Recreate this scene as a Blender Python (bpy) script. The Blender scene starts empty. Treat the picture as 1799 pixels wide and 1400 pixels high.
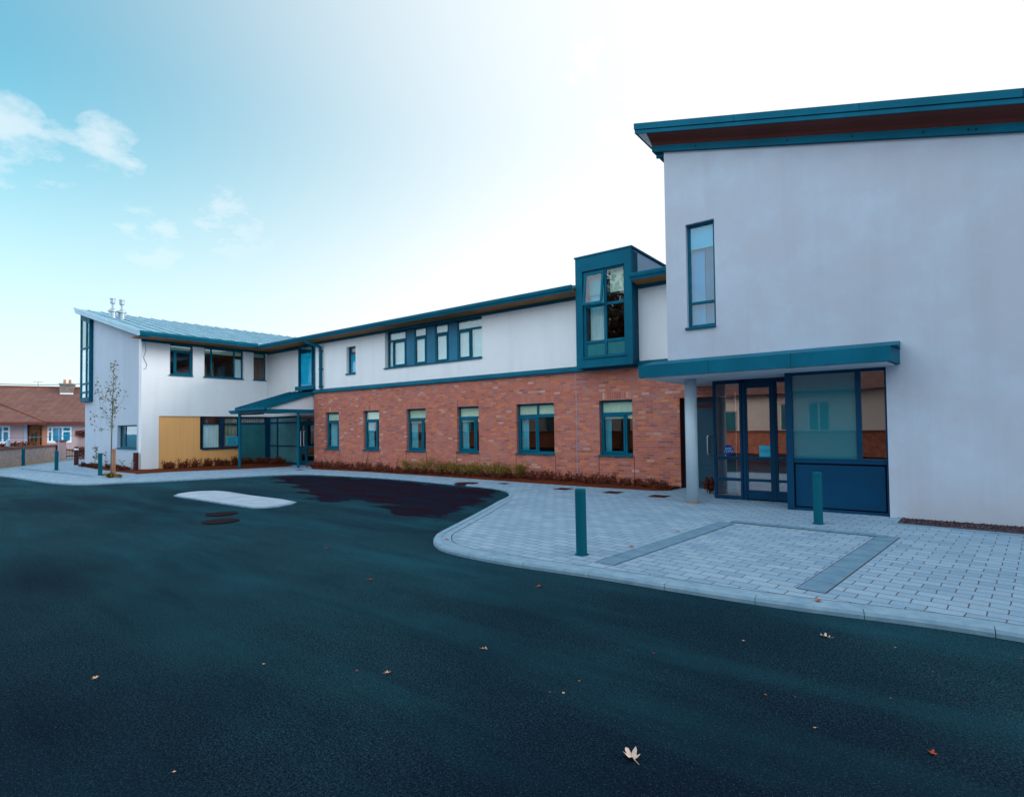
import bpy, math, random
from mathutils import Vector, Matrix
random.seed(11)
R = math.radians
S = bpy.context.scene
COL = S.collection

# ------------------------------------------------------------------ camera
F_PX, YAW, PITCH, ROLL, SHIFT = 974.99, -0.65253, 0.026148, -0.012742, 24.48
EYE = Vector((0, 0, 1.70))
_c, _s = math.cos(YAW), math.sin(YAW)
FWD = Vector((_s*math.cos(PITCH), _c*math.cos(PITCH), math.sin(PITCH)))
_r0 = Vector((_c, -_s, 0)); _u0 = _r0.cross(FWD)
RIGHT = math.cos(ROLL)*_r0 + math.sin(ROLL)*_u0
UP = -math.sin(ROLL)*_r0 + math.cos(ROLL)*_u0
cam = bpy.data.cameras.new('camera')
cam.sensor_width = 36; cam.sensor_fit = 'HORIZONTAL'
cam.lens = 36*F_PX/1799; cam.shift_y = SHIFT/1799
cam.clip_start = 0.05; cam.clip_end = 2000
co = bpy.data.objects.new('camera', cam); COL.objects.link(co)
m = Matrix((RIGHT, UP, -FWD)).transposed().to_4x4(); m.translation = EYE
co.matrix_world = m
S.camera = co

# ------------------------------------------------------------------ light
SUN_EL, SUN_AZ = R(27), R(42)          # azimuth from +Y towards +X, behind the building
SDIR = Vector((math.sin(SUN_AZ)*math.cos(SUN_EL), math.cos(SUN_AZ)*math.cos(SUN_EL), math.sin(SUN_EL)))
sl = bpy.data.lights.new('sun', 'SUN'); sl.energy = 2.3; sl.angle = R(24); sl.color = (1, .93, .86)
so = bpy.data.objects.new('sun', sl); COL.objects.link(so)
so.rotation_euler = (-SDIR).to_track_quat('-Z', 'Y').to_euler(); so.location = (20, 40, 40)
S.view_settings.view_transform = 'Standard'
S.view_settings.look = 'None'
S.view_settings.exposure = 0.0
S.view_settings.gamma = 1

W = bpy.data.worlds.new('World'); S.world = W; W.use_nodes = True
wt = W.node_tree; wn = wt.nodes; wl = wt.links; wn.clear()
def WN(t, **k):
    n = wn.new(t)
    for a, b in k.items(): setattr(n, a, b)
    return n
def wmath(op, a, b=None, clamp=False):
    n = WN('ShaderNodeMath', operation=op, use_clamp=clamp)
    for i, v in enumerate((a, b)):
        if v is None: continue
        if hasattr(v, 'is_linked'): wl.new(v, n.inputs[i])
        else: n.inputs[i].default_value = v
    return n.outputs[0]
sky = WN('ShaderNodeTexSky', sky_type='NISHITA', sun_disc=False)
sky.sun_elevation = SUN_EL; sky.sun_rotation = SUN_AZ
sky.air_density = 1.3; sky.dust_density = 1.5; sky.ozone_density = 1.0
tc = WN('ShaderNodeTexCoord')
D = tc.outputs['Generated']
tint = WN('ShaderNodeMix', data_type='RGBA', blend_type='MULTIPLY'); tint.inputs[0].default_value = 1
wl.new(sky.outputs[0], tint.inputs[6]); tint.inputs[7].default_value = (.80, 2.35, 2.25, 1)
def wrange(v, a, b, lo=0, hi=1):
    n = WN('ShaderNodeMapRange', interpolation_type='SMOOTHSTEP'); wl.new(v, n.inputs[0])
    for k, q in zip((1, 2, 3, 4), (a, b, lo, hi)): n.inputs[k].default_value = q
    return n.outputs[0]
def wdot(vec):
    n = WN('ShaderNodeVectorMath', operation='DOT_PRODUCT'); wl.new(D, n.inputs[0]); n.inputs[1].default_value = vec
    return n.outputs['Value']
sep = WN('ShaderNodeSeparateXYZ'); wl.new(D, sep.inputs[0])
# thin bright cloud round the hidden sun, white haze towards the horizon
glow = wrange(wdot(SDIR), -.40, .66)
hz = wrange(sep.outputs[2], .50, .02)
# cloud texture
zz = wmath('ADD', wmath('ABSOLUTE', sep.outputs[2]), .25)
dv = WN('ShaderNodeVectorMath', operation='DIVIDE'); wl.new(D, dv.inputs[0])
cz = WN('ShaderNodeCombineXYZ'); [wl.new(zz, cz.inputs[i]) for i in range(3)]; wl.new(cz.outputs[0], dv.inputs[1])
nz = WN('ShaderNodeTexNoise'); wl.new(dv.outputs[0], nz.inputs['Vector'])
nz.inputs['Scale'].default_value = 7.5; nz.inputs['Detail'].default_value = 10; nz.inputs['Roughness'].default_value = .6
# small cumulus in the west
blob = None
for (az, el, r, a) in ((-80.5, 21.5, 4.2, 1), (-76.5, 20.8, 3.6, .9), (-73.4, 22.6, 3.2, 1), (-70.6, 16.3, 3.6, 1.5), (-64.0, 18.0, 4.4, 1.6), (-61.5, 16.5, 3.2, 1.3), (-79.5, 5.5, 3.2, .7), (-56.5, 24.9, 2.0, .5)):
    v = Vector((math.sin(R(az))*math.cos(R(el)), math.cos(R(az))*math.cos(R(el)), math.sin(R(el))))
    m_ = wrange(wdot(v), math.cos(R(r)), 1.0, 0, a)
    blob = m_ if blob is None else wmath('MAXIMUM', blob, m_)
puff = wrange(wmath('ADD', nz.outputs[0], wmath('MULTIPLY', blob, .22)), .46, .86, 0, .62)
puff = wmath('MULTIPLY', puff, wrange(blob, .0, .25))
# edge of the big bright cloud bank
bank = wrange(wmath('ADD', wdot(SDIR), wmath('MULTIPLY', wmath('SUBTRACT', nz.outputs[0], .5), .55)), .50, .60, 0, .55)
f1 = wmath('ADD', wmath('ADD', glow, wmath('MULTIPLY', hz, .86)), bank, True)
f2 = wmath('MAXIMUM', f1, puff)
mix = WN('ShaderNodeMix', data_type='RGBA'); wl.new(f2, mix.inputs[0]); wl.new(tint.outputs[2], mix.inputs[6])
mix.inputs[7].default_value = (10.2, 10.6, 10.8, 1)
# bright cloud added out of view behind the camera (south and east) as fill
back = wmath('MULTIPLY', wmath('MAXIMUM', wrange(sep.outputs[1], .05, -.45), wrange(sep.outputs[0], .25, .8)), wrange(nz.outputs[0], .2, .5, .72, 1))
mix2 = WN('ShaderNodeMix', data_type='RGBA'); wl.new(back, mix2.inputs[0]); wl.new(mix.outputs[2], mix2.inputs[6])
mix2.inputs[7].default_value = (17.0, 19.9, 22.2, 1)
bg = WN('ShaderNodeBackground'); bg.inputs[1].default_value = .1; wl.new(mix2.outputs[2], bg.inputs[0])
wo = WN('ShaderNodeOutputWorld'); wl.new(bg.outputs[0], wo.inputs[0])

# ------------------------------------------------------------------ measuring helpers (photo pixel -> place on a real plane)
def ray(x, y): return FWD + RIGHT*((x-899.5)/F_PX) - UP*((y-700-SHIFT)/F_PX)
def at_z(x, y, z=0.0):
    d = ray(x, y); return EYE + d*((z-EYE.z)/d.z)
def at_y(x, y, Y):
    d = ray(x, y); return EYE + d*(Y/d.y)
def at_x(x, y, X):
    d = ray(x, y); return EYE + d*(X/d.x)
def at_depth(x, y, dep): return EYE + ray(x, y)*dep

# ------------------------------------------------------------------ mesh helpers
class MB:
    def __init__(s): s.v = []; s.f = []
    def add(s, pts, faces):
        b = len(s.v); s.v += [Vector(p) for p in pts]; s.f += [tuple(b+i for i in f) for f in faces]; return s
    def box(s, x0, x1, y0, y1, z0, z1, P=None):
        x0, x1 = sorted((x0, x1)); y0, y1 = sorted((y0, y1)); z0, z1 = sorted((z0, z1))
        p = [(x, y, z) for z in (z0, z1) for y in (y0, y1) for x in (x0, x1)]
        if P: p = [P(*q) for q in p]
        return s.add(p, [(0,2,3,1),(4,5,7,6),(0,1,5,4),(2,6,7,3),(0,4,6,2),(1,3,7,5)])
    def prism(s, poly, f0, f1):
        """poly: list of 2D points; f0/f1 map a 2D point to the 3D start/end ring"""
        n = len(poly)
        p = [f0(*q) for q in poly]+[f1(*q) for q in poly]
        return s.add(p, [tuple(range(n))[::-1], tuple(range(n, 2*n))]+[(i, (i+1) % n, n+(i+1) % n, n+i) for i in range(n)])
    def tube(s, pts, rad, n=10, cap=True):
        pts = [Vector(p) for p in pts]; b = len(s.v)
        if not hasattr(rad, '__len__'): rad = [rad]*len(pts)
        t = (pts[1]-pts[0]).normalized()
        a = t.orthogonal().normalized()
        for i, p in enumerate(pts):
            t2 = (pts[min(i+1, len(pts)-1)]-pts[max(i-1, 0)]).normalized()
            a = (a-t2*a.dot(t2)).normalized(); c = t2.cross(a)
            for k in range(n):
                q = 2*math.pi*k/n; s.v.append(p+rad[i]*(math.cos(q)*a+math.sin(q)*c))
        for i in range(len(pts)-1):
            for k in range(n):
                s.f.append((b+i*n+k, b+i*n+(k+1) % n, b+(i+1)*n+(k+1) % n, b+(i+1)*n+k))
        if cap:
            s.f.append(tuple(b+k for k in range(n))[::-1]); s.f.append(tuple(b+(len(pts)-1)*n+k for k in range(n)))
        return s
    def quad(s, a, b, c, d): return s.add([a, b, c, d], [(0, 1, 2, 3)])
    def build(s, name, mat, parent=None, smooth=False, bevel=0, recalc=True):
        off = Vector()
        q = parent
        if q is not None:
            while q.parent: q = q.parent
            mi = Matrix.LocRotScale(q.location, q.rotation_euler, q.scale).inverted() if not q.get('_local') else Matrix()
        else: mi = Matrix()
        me = bpy.data.meshes.new(name)
        me.from_pydata([mi @ v for v in s.v], [], s.f)
        if recalc:
            import bmesh
            bm = bmesh.new(); bm.from_mesh(me); bmesh.ops.recalc_face_normals(bm, faces=bm.faces); bm.to_mesh(me); bm.free()
        me.materials.append(mat)
        if smooth:
            for p in me.polygons: p.use_smooth = True
        o = bpy.data.objects.new(name, me); COL.objects.link(o)
        if parent: o.parent = parent
        if bevel:
            bv = o.modifiers.new('bevel', 'BEVEL'); bv.width = bevel; bv.segments = 2; bv.limit_method = 'ANGLE'
        return o
def tag(o, label=None, cat=None, group=None, kind=None):
    if label: o['label'] = label
    if cat: o['category'] = cat
    if group: o['group'] = group
    if kind: o['kind'] = kind
    return o
def thing(name, label, cat, loc=(0, 0, 0), rz=0, group=None, local=False):
    o = bpy.data.objects.new(name, None); COL.objects.link(o)
    o.location = loc; o.rotation_euler = (0, 0, rz); o.empty_display_size = .2
    if local: o['_local'] = 1
    return tag(o, label, cat, group)
def kids(o): return [c for c in bpy.data.objects if c.parent == o]
def dup(o, loc, rz=0, label=None, sc=None, parent=None):
    c = o.copy(); COL.objects.link(c)
    if parent is None:
        c.location = loc; c.rotation_euler = (0, 0, rz)
        if sc: c.scale = (sc, sc, sc) if not hasattr(sc, '__len__') else sc
        if label: c['label'] = label
    else: c.parent = parent
    for k in kids(o): dup(k, None, parent=c)
    return c

# ------------------------------------------------------------------ materials
def srgb(r, g, b):
    f = lambda c: (c/255/12.92) if c/255 <= .04045 else ((c/255+.055)/1.055)**2.4
    return (f(r), f(g), f(b), 1)
class Mat:
    def __init__(s, name, col=(.5, .5, .5), rough=.6, metal=0, spec=.5):
        s.m = bpy.data.materials.new(name); s.m.use_nodes = True
        s.t = s.m.node_tree; s.n = s.t.nodes; s.l = s.t.links
        s.b = s.n['Principled BSDF']
        s.b.inputs['Base Color'].default_value = (*col[:3], 1)
        s.b.inputs['Roughness'].default_value = rough; s.b.inputs['Metallic'].default_value = metal
        s.b.inputs['Specular IOR Level'].default_value = spec
        s.tcn = None
    def N(s, t, **k):
        n = s.n.new(t)
        for a, b in k.items(): setattr(n, a, b)
        return n
    def link(s, a, b): s.l.new(a, b)
    def co(s):
        if not s.tcn: s.tcn = s.N('ShaderNodeTexCoord')
        return s.tcn.outputs['Object']
    def noise(s, scale, detail=4, rough=.55, vec=None, stretch=None):
        n = s.N('ShaderNodeTexNoise'); n.inputs['Scale'].default_value = scale; n.inputs['Detail'].default_value = detail
        n.inputs['Roughness'].default_value = rough
        v = vec or s.co()
        if stretch:
            mp = s.N('ShaderNodeMapping'); mp.inputs['Scale'].default_value = stretch; s.link(v, mp.inputs[0]); v = mp.outputs[0]
        s.link(v, n.inputs['Vector']); return n.outputs[0]
    def ramp(s, fac, stops):
        n = s.N('ShaderNodeValToRGB'); e = n.color_ramp.elements
        while len(e) < len(stops): e.new(.5)
        for i, (p, c) in enumerate(stops): e[i].position = p; e[i].color = (*c[:3], 1)
        s.link(fac, n.inputs[0]); return n.outputs[0]
    def mix(s, fac, a, b, mode='MIX'):
        n = s.N('ShaderNodeMix', data_type='RGBA', blend_type=mode)
        for i, v in ((0, fac), (6, a), (7, b)):
            if hasattr(v, 'is_linked'): s.link(v, n.inputs[i])
            elif i == 0: n.inputs[0].default_value = v
            else: n.inputs[i].default_value = (*v[:3], 1)
        return n.outputs[2]
    def math(s, op, a, b=0, clamp=False):
        n = s.N('ShaderNodeMath', operation=op, use_clamp=clamp)
        for i, v in enumerate((a, b)):
            if hasattr(v, 'is_linked'): s.link(v, n.inputs[i])
            else: n.inputs[i].default_value = v
        return n.outputs[0]
    def col(s, out): s.link(out, s.b.inputs['Base Color']); return s
    def bump(s, h, strength=.3, dist=.01):
        n = s.N('ShaderNodeBump'); n.inputs['Strength'].default_value = strength; n.inputs['Distance'].default_value = dist
        s.link(h, n.inputs['Height']); s.link(n.outputs[0], s.b.inputs['Normal']); return s

def paint(name, col, var=.12, rough=.45, spec=.4):
    x = Mat(name, col, rough, 0, spec)
    n = x.noise(1.3, 5)
    dark = tuple(c*(1-var*1.6) for c in col[:3]); lite = tuple(min(1, c*(1+var)) for c in col[:3])
    c = x.ramp(n, [(.3, dark), (.7, lite)])
    stx = x.noise(3.0, 4, .6, stretch=(2.5, 2.5, .25))
    c = x.mix(x.math('MULTIPLY', x.ramp(stx, [(.5, (0, 0, 0)), (.75, (1, 1, 1))]), min(.6, var*2)), c, tuple(v*.62 for v in col[:3]))
    x.col(c)
    x.bump(x.noise(90, 2), .05, .002)
    return x.m
def plaster(name, col, stain, amt=.5):
    x = Mat(name, col, .85, 0, .2)
    big = x.noise(.9, 8, .68)
    c = x.mix(x.math('MULTIPLY', x.ramp(big, [(.42, (0, 0, 0)), (.68, (1, 1, 1))]), amt), col, stain)
    st = x.noise(1.0, 5, .6, stretch=(2.2, 2.2, .12))
    c = x.mix(x.math('MULTIPLY', x.ramp(st, [(.5, (0, 0, 0)), (.8, (1, 1, 1))]), .3), c, tuple(v*.72 for v in col[:3]))
    x.col(c); x.bump(x.noise(140, 3, .7), .35, .004)
    return x.m
M = {}
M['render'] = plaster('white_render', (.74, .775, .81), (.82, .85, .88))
M['render_tower'] = plaster('dimmed_white_render', (.43, .475, .56), (.46, .55, .66), .9)  # white render with the right-hand fall-off of light put into its colour
M['render_shade_grey'] = plaster('shade_grey_render', (.40, .49, .60), (.45, .55, .67))  # white render with the gable's shade in its colour; also the grey oriel sides
M['teal'] = paint('teal_paint', (.002, .110, .180), rough=.6, spec=.08)
M['teal_dark'] = paint('dark_teal_paint', (.002, .075, .13), rough=.6, spec=.08)
M['navy'] = paint('navy_paint', (.001, .044, .105), rough=.5, spec=.12)
M['door_teal'] = paint('door_teal', (.004, .07, .12))
M['panel'] = paint('blue_grey_panel', (.03, .17, .29), spec=.1)
M['soffit'] = paint('brown_soffit', (.34, .14, .045), rough=.7)
M['soffit_dark'] = paint('dark_red_soffit', (.12, .022, .015), rough=.7)
M['white_soffit'] = paint('white_soffit', (.62, .64, .68), .05, .8)
M['steel'] = Mat('brushed_steel', (.75, .78, .8), .3, 1).m
M['zinc'] = Mat('bright_zinc', (.34, .42, .48), .45, .6).m
M['column'] = paint('pale_column_paint', (.42, .53, .60), .05, .5)
M['interior'] = paint('maroon_interior', (.42, .030, .022), .4, .8)
M['blind'] = paint('cream_blind', (.85, .80, .60), .06, .8)
M['sky_reflection'] = paint('cyan_sky_reflection', (.18, .62, .78), .08, .8)
M['curtain'] = paint('teal_curtain', (.06, .50, .62), .2, .8)
M['net'] = paint('pale_net_curtain', (.92, .92, .94), .08, .9)
M['frost'] = paint('frosted_teal_glass', (.02, .17, .20), .12, .18, .8)
M['frost_pale'] = paint('frosted_grey_glass', (.07, .23, .27), .15, .2, .8)
M['plastic_dark'] = paint('dark_maroon_metal', (.06, .008, .008), .1, .4)
M['wood'] = paint('pale_timber', (.36, .17, .09), .25, .8)

M['cyan_frost'] = paint('cyan_frosted_film', (.004, .27, .42), .08, .3)
def glass(name, tintc, base=.12, ior=1.5):
    x = Mat(name); x.n.remove(x.b)
    out = x.n['Material Output']
    tr = x.N('ShaderNodeBsdfTransparent'); tr.inputs[0].default_value = (*tintc, 1)
    gl = x.N('ShaderNodeBsdfGlossy'); gl.inputs['Roughness'].default_value = .005; gl.inputs[0].default_value = (.93, .95, .96, 1)
    fr = x.N('ShaderNodeFresnel'); fr.inputs[0].default_value = ior
    bp = x.N('ShaderNodeBump'); bp.inputs['Strength'].default_value = .05; bp.inputs['Distance'].default_value = .01
    x.link(x.noise(1.6, 1), bp.inputs['Height']); x.link(bp.outputs[0], gl.inputs['Normal'])
    ge_ = x.N('ShaderNodeNewGeometry')
    f = x.math('MULTIPLY', x.math('ADD', fr.outputs[0], base, True), x.math('SUBTRACT', 1, ge_.outputs['Backfacing']))
    mx = x.N('ShaderNodeMixShader'); x.link(f, mx.inputs[0]); x.link(tr.outputs[0], mx.inputs[1]); x.link(gl.outputs[0], mx.inputs[2])
    x.link(mx.outputs[0], out.inputs[0]); return x.m
M['glass'] = glass('window_glass', (.82, .92, .93), .05)
M['door_glass'] = glass('door_glass', (.62, .5, .5), .36)
M['glass_blue'] = glass('blue_window_glass', (.30, .80, .90), .05)

def brick_mat(name, vertical=False):
    x = Mat(name, (.3, .15, .1), .9, 0, .15)
    sx = x.N('ShaderNodeSeparateXYZ'); x.link(x.co(), sx.inputs[0])
    u = x.math('ADD', sx.outputs[0], sx.outputs[1])
    cb = x.N('ShaderNodeCombineXYZ')
    if vertical: x.link(sx.outputs[2], cb.inputs[0]); x.link(u, cb.inputs[1])
    else: x.link(u, cb.inputs[0]); x.link(sx.outputs[2], cb.inputs[1])
    br = x.N('ShaderNodeTexBrick'); x.link(cb.outputs[0], br.inputs['Vector'])
    br.inputs['Scale'].default_value = 1; br.inputs['Brick Width'].default_value = .225; br.inputs['Row Height'].default_value = .075
    br.inputs['Mortar Size'].default_value = .0075; br.inputs['Mortar Smooth'].default_value = .2; br.inputs['Bias'].default_value = 0
    if vertical: br.offset = 0
    br.inputs['Color1'].default_value = (0, 0, 0, 1); br.inputs['Color2'].default_value = (1, 1, 1, 1)
    br.inputs['Mortar'].default_value = (.5, .5, .5, 1)
    c = x.ramp(br.outputs['Color'], [(0, (.20, .075, .075)), (.10, (.38, .105, .065)), (.36, (.55, .145, .07)), (.55, (.38, .115, .10)), (.76, (.68, .20, .06)), (.90, (.34, .15, .17)), (.97, (.60, .29, .17)), (1, (.58, .42, .38))])
    c = x.mix(.3, c, x.ramp(x.noise(30, 4), [(.3, (.34, .095, .055)), (.7, (.60, .20, .10))]))
    c = x.mix(x.math('MULTIPLY', x.ramp(x.noise(.7, 6, .65), [(.45, (0, 0, 0)), (.75, (1, 1, 1))]), .25), c, (.48, .26, .26))
    c = x.mix(br.outputs['Fac'], c, x.ramp(x.noise(5, 3), [(.3, (.25, .165, .18)), (.7, (.36, .255, .29))]))
    x.col(c)
    h = x.math('ADD', x.math('MULTIPLY', br.outputs['Fac'], -1.0), x.math('MULTIPLY', x.noise(60, 4), .5))
    x.bump(h, .6, .006)
    return x.m
M['brick'] = brick_mat('mixed_red_brick')
M['soldier'] = brick_mat('soldier_course_brick', True)

def paving_mat(name, cols, w, h, mort, rot=0, off=.5):
    x = Mat(name, (.4, .5, .6), .8, 0, .25)
    mp = x.N('ShaderNodeMapping'); mp.inputs['Rotation'].default_value = (0, 0, rot); x.link(x.co(), mp.inputs[0])
    wob = x.N('ShaderNodeVectorMath', operation='ADD')
    wn_ = x.N('ShaderNodeTexNoise'); wn_.inputs['Scale'].default_value = 9; x.link(x.co(), wn_.inputs['Vector'])
    wsc = x.N('ShaderNodeVectorMath', operation='SCALE'); x.link(wn_.outputs['Color'], wsc.inputs[0]); wsc.inputs['Scale'].default_value = .02
    x.link(mp.outputs[0], wob.inputs[0]); x.link(wsc.outputs[0], wob.inputs[1])
    br = x.N('ShaderNodeTexBrick'); x.link(wob.outputs[0], br.inputs['Vector']); br.offset = off
    br.inputs['Scale'].default_value = 1; br.inputs['Brick Width'].default_value = w; br.inputs['Row Height'].default_value = h
    br.inputs['Mortar Size'].default_value = mort; br.inputs['Mortar Smooth'].default_value = .15; br.inputs['Bias'].default_value = 0
    br.inputs['Color1'].default_value = (0, 0, 0, 1); br.inputs['Color2'].default_value = (1, 1, 1, 1)
    c = x.ramp(br.outputs['Color'], [(i/(len(cols)-1), k) for i, k in enumerate(cols)])
    c = x.mix(.45, c, x.ramp(x.noise(42, 5, .75), [(.3, tuple(v*.6 for v in cols[0])), (.7, tuple(v*1.1 for v in cols[2]))]))
    c = x.mix(x.math('MULTIPLY', x.ramp(x.noise(.5, 5, .6), [(.45, (0, 0, 0)), (.75, (1, 1, 1))]), .3), c, tuple(v*.72 for v in cols[1]))
    c = x.mix(br.outputs['Fac'], c, (.075, .06, .075))
    x.col(c)
    x.bump(x.math('ADD', x.math('MULTIPLY', br.outputs['Fac'], -1.2), x.math('MULTIPLY', x.noise(70, 4), .4)), .6, .008)
    return x.m
PV = [(.15, .26, .385), (.225, .35, .47), (.29, .42, .53), (.18, .315, .455), (.25, .36, .46)]
M['paving'] = paving_mat('concrete_block_paving', PV, .275, .168, .0055, R(6.5))
def conc(name, a, b, scale=6):
    x = Mat(name, a, .85, 0, .25)
    c = x.ramp(x.noise(scale, 6, .65), [(.3, a), (.7, b)])
    x.col(c); x.bump(x.noise(80, 4), .3, .004); return x.m
M['kerb'] = conc('kerb_concrete', (.13, .24, .34), (.23, .35, .44))
M['paving_band'] = conc('dark_band_paving', (.085, .18, .27), (.14, .25, .34), 4)
M['island'] = conc('pale_concrete', (.24, .31, .40), (.36, .43, .52), 2.2)

def asphalt(damp=False):
    x = Mat('damp_asphalt' if damp else 'dark_teal_asphalt', (.01, .045, .07), .95, 0, .02)
    fine = x.noise(75, 4, .9); mid = x.noise(34, 4, .85); big = x.noise(.16, 5, .55); drag = x.noise(.7, 5, .6, stretch=(.3, 1.6, 1)); drag2 = x.noise(2.6, 4, .6, stretch=(.25, 1.3, 1))
    c = x.ramp(fine, [(.38, (.0012, .0040, .011)), (.5, (.0060, .032, .047)), (.62, (.034, .105, .135))])
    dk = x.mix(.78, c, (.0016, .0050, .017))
    # vignette-like darkening of the near side painted into the colour, noise-warped edge
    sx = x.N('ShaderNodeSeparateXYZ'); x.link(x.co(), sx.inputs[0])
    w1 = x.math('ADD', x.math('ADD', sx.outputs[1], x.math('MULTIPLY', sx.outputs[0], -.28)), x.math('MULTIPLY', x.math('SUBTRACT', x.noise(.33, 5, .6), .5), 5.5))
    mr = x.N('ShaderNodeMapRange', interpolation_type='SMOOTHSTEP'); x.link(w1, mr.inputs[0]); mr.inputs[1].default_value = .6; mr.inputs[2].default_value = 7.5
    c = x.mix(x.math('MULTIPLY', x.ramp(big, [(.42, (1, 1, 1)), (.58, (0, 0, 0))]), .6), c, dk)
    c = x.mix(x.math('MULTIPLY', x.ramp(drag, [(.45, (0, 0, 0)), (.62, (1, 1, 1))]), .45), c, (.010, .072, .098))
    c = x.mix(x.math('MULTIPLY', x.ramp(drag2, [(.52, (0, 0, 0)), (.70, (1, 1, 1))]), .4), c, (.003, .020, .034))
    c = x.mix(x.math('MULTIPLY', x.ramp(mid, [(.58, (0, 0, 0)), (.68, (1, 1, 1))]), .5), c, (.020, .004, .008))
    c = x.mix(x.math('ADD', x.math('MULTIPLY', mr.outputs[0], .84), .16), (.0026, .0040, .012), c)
    st = x.noise(110, 1, .5)
    c = x.mix(x.math('MULTIPLY', x.ramp(st, [(.67, (0, 0, 0)), (.74, (1, 1, 1))]), .6), c, (.06, .12, .145))
    if damp:
        at = x.N('ShaderNodeAttribute', attribute_name='inset')
        n2 = x.noise(.9, 6, .68, stretch=(.8, 2.0, 1)); n3 = x.noise(1.3, 5, .65, stretch=(.5, 2.4, 1))
        e = x.math('ADD', at.outputs['Fac'], x.math('MULTIPLY', x.math('SUBTRACT', n2, .5), 2.2))
        k = x.N('ShaderNodeMapRange', interpolation_type='SMOOTHSTEP'); x.link(e, k.inputs[0]); k.inputs[1].default_value = -.02; k.inputs[2].default_value = .10
        dp = x.mix(x.ramp(n3, [(.40, (0, 0, 0)), (.60, (1, 1, 1))]), x.ramp(fine, [(.35, (.004, .0015, .004)), (.52, (.014, .004, .010)), (.7, (.034, .013, .022))]), x.ramp(fine, [(.35, (.0010, .003, .010)), (.52, (.004, .010, .024)), (.7, (.012, .034, .056))]))
        c = x.mix(k.outputs[0], c, dp)
    x.col(c); x.bump(x.math('ADD', fine, x.math('MULTIPLY', mid, .6)), .55, .006); return x.m
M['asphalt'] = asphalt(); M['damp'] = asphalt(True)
def speck(name, cols, scale, rough=.95, bump=.8, dist=.02):
    x = Mat(name, cols[0], rough, 0, .1)
    n = x.noise(scale, 5, .7)
    x.col(x.ramp(n, [(.3+.4*i/(len(cols)-1), c) for i, c in enumerate(cols)])); x.bump(n, bump, dist); return x.m
M['soil'] = speck('red_brown_soil', [(.03, .004, .002), (.10, .018, .006), (.16, .05, .015)], 22)
M['gravel'] = speck('dark_gravel', [(.01, .01, .02), (.05, .03, .04), (.22, .20, .22)], 30, .8, 1, .03)
M['roof_metal'] = paint('pale_blue_metal_roof', (.16, .31, .40), .16, .45, .4)
M['verge'] = paint('pale_blue_verge', (.20, .42, .56), .08, .4)
def leafmat(name, cols, scale=3.0):
    x = Mat(name, cols[0], .7, 0, .3)
    x.col(x.ramp(x.noise(scale, 3, .7), [(.3+.4*i/(len(cols)-1), c) for i, c in enumerate(cols)]))
    x.b.inputs['Transmission Weight'].default_value = 0
    return x.m
M['leaf_olive'] = leafmat('olive_leaves', [(.06, .02, .004), (.17, .12, .012), (.28, .21, .03)], 9)
M['leaf_red'] = leafmat('red_brown_leaves', [(.05, .006, .004), (.13, .022, .010), (.10, .05, .02)], 7)
M['leaf_tree'] = leafmat('dark_tree_leaves', [(.02, .015, .008), (.06, .05, .02), (.05, .07, .03)], 1.2)
M['leaf_young'] = leafmat('young_tree_leaves', [(.08, .11, .055), (.17, .19, .09), (.15, .11, .05)], 9)
M['bark'] = leafmat('bark', [(.05, .03, .02), (.12, .08, .06)], 14)
M['bark_pale'] = leafmat('pale_young_bark', [(.10, .11, .10), (.18, .16, .13)], 14)
M['fallen'] = leafmat('dry_leaf', [(.30, .10, .04), (.55, .30, .18), (.62, .46, .38)], 20)
M['fallen_pale'] = leafmat('pale_dry_leaf', [(.45, .28, .2), (.72, .62, .55)], 18)
M['fallen_red'] = leafmat('red_dry_leaf', [(.25, .03, .01), (.45, .1, .03)], 18)
M['iron'] = paint('dark_iron', (.012, .006, .010), .3, .8, .05)

# ================================================================== THE BUILDING
YM, XW, YG, YR = 14.6, -27.2, 9.29, 12.0
YL = 14.98                                # the short stretch left of the downpipe stands back
B = thing('office_building', 'long two-storey building of white render and red brick with teal trim and windows', 'building', (-15, 14.6, 0))
PM = lambda u, d, z: (u, YM+d, z)         # main front: u = x, d = depth into the building
PW = lambda u, d, z: (XW-d, u, z)         # wing front: u = y
PG = lambda u, d, z: (u, YG+d, z)         # gable front
PR = lambda u, d, z: (u, YR+d, z)         # tower front

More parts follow.
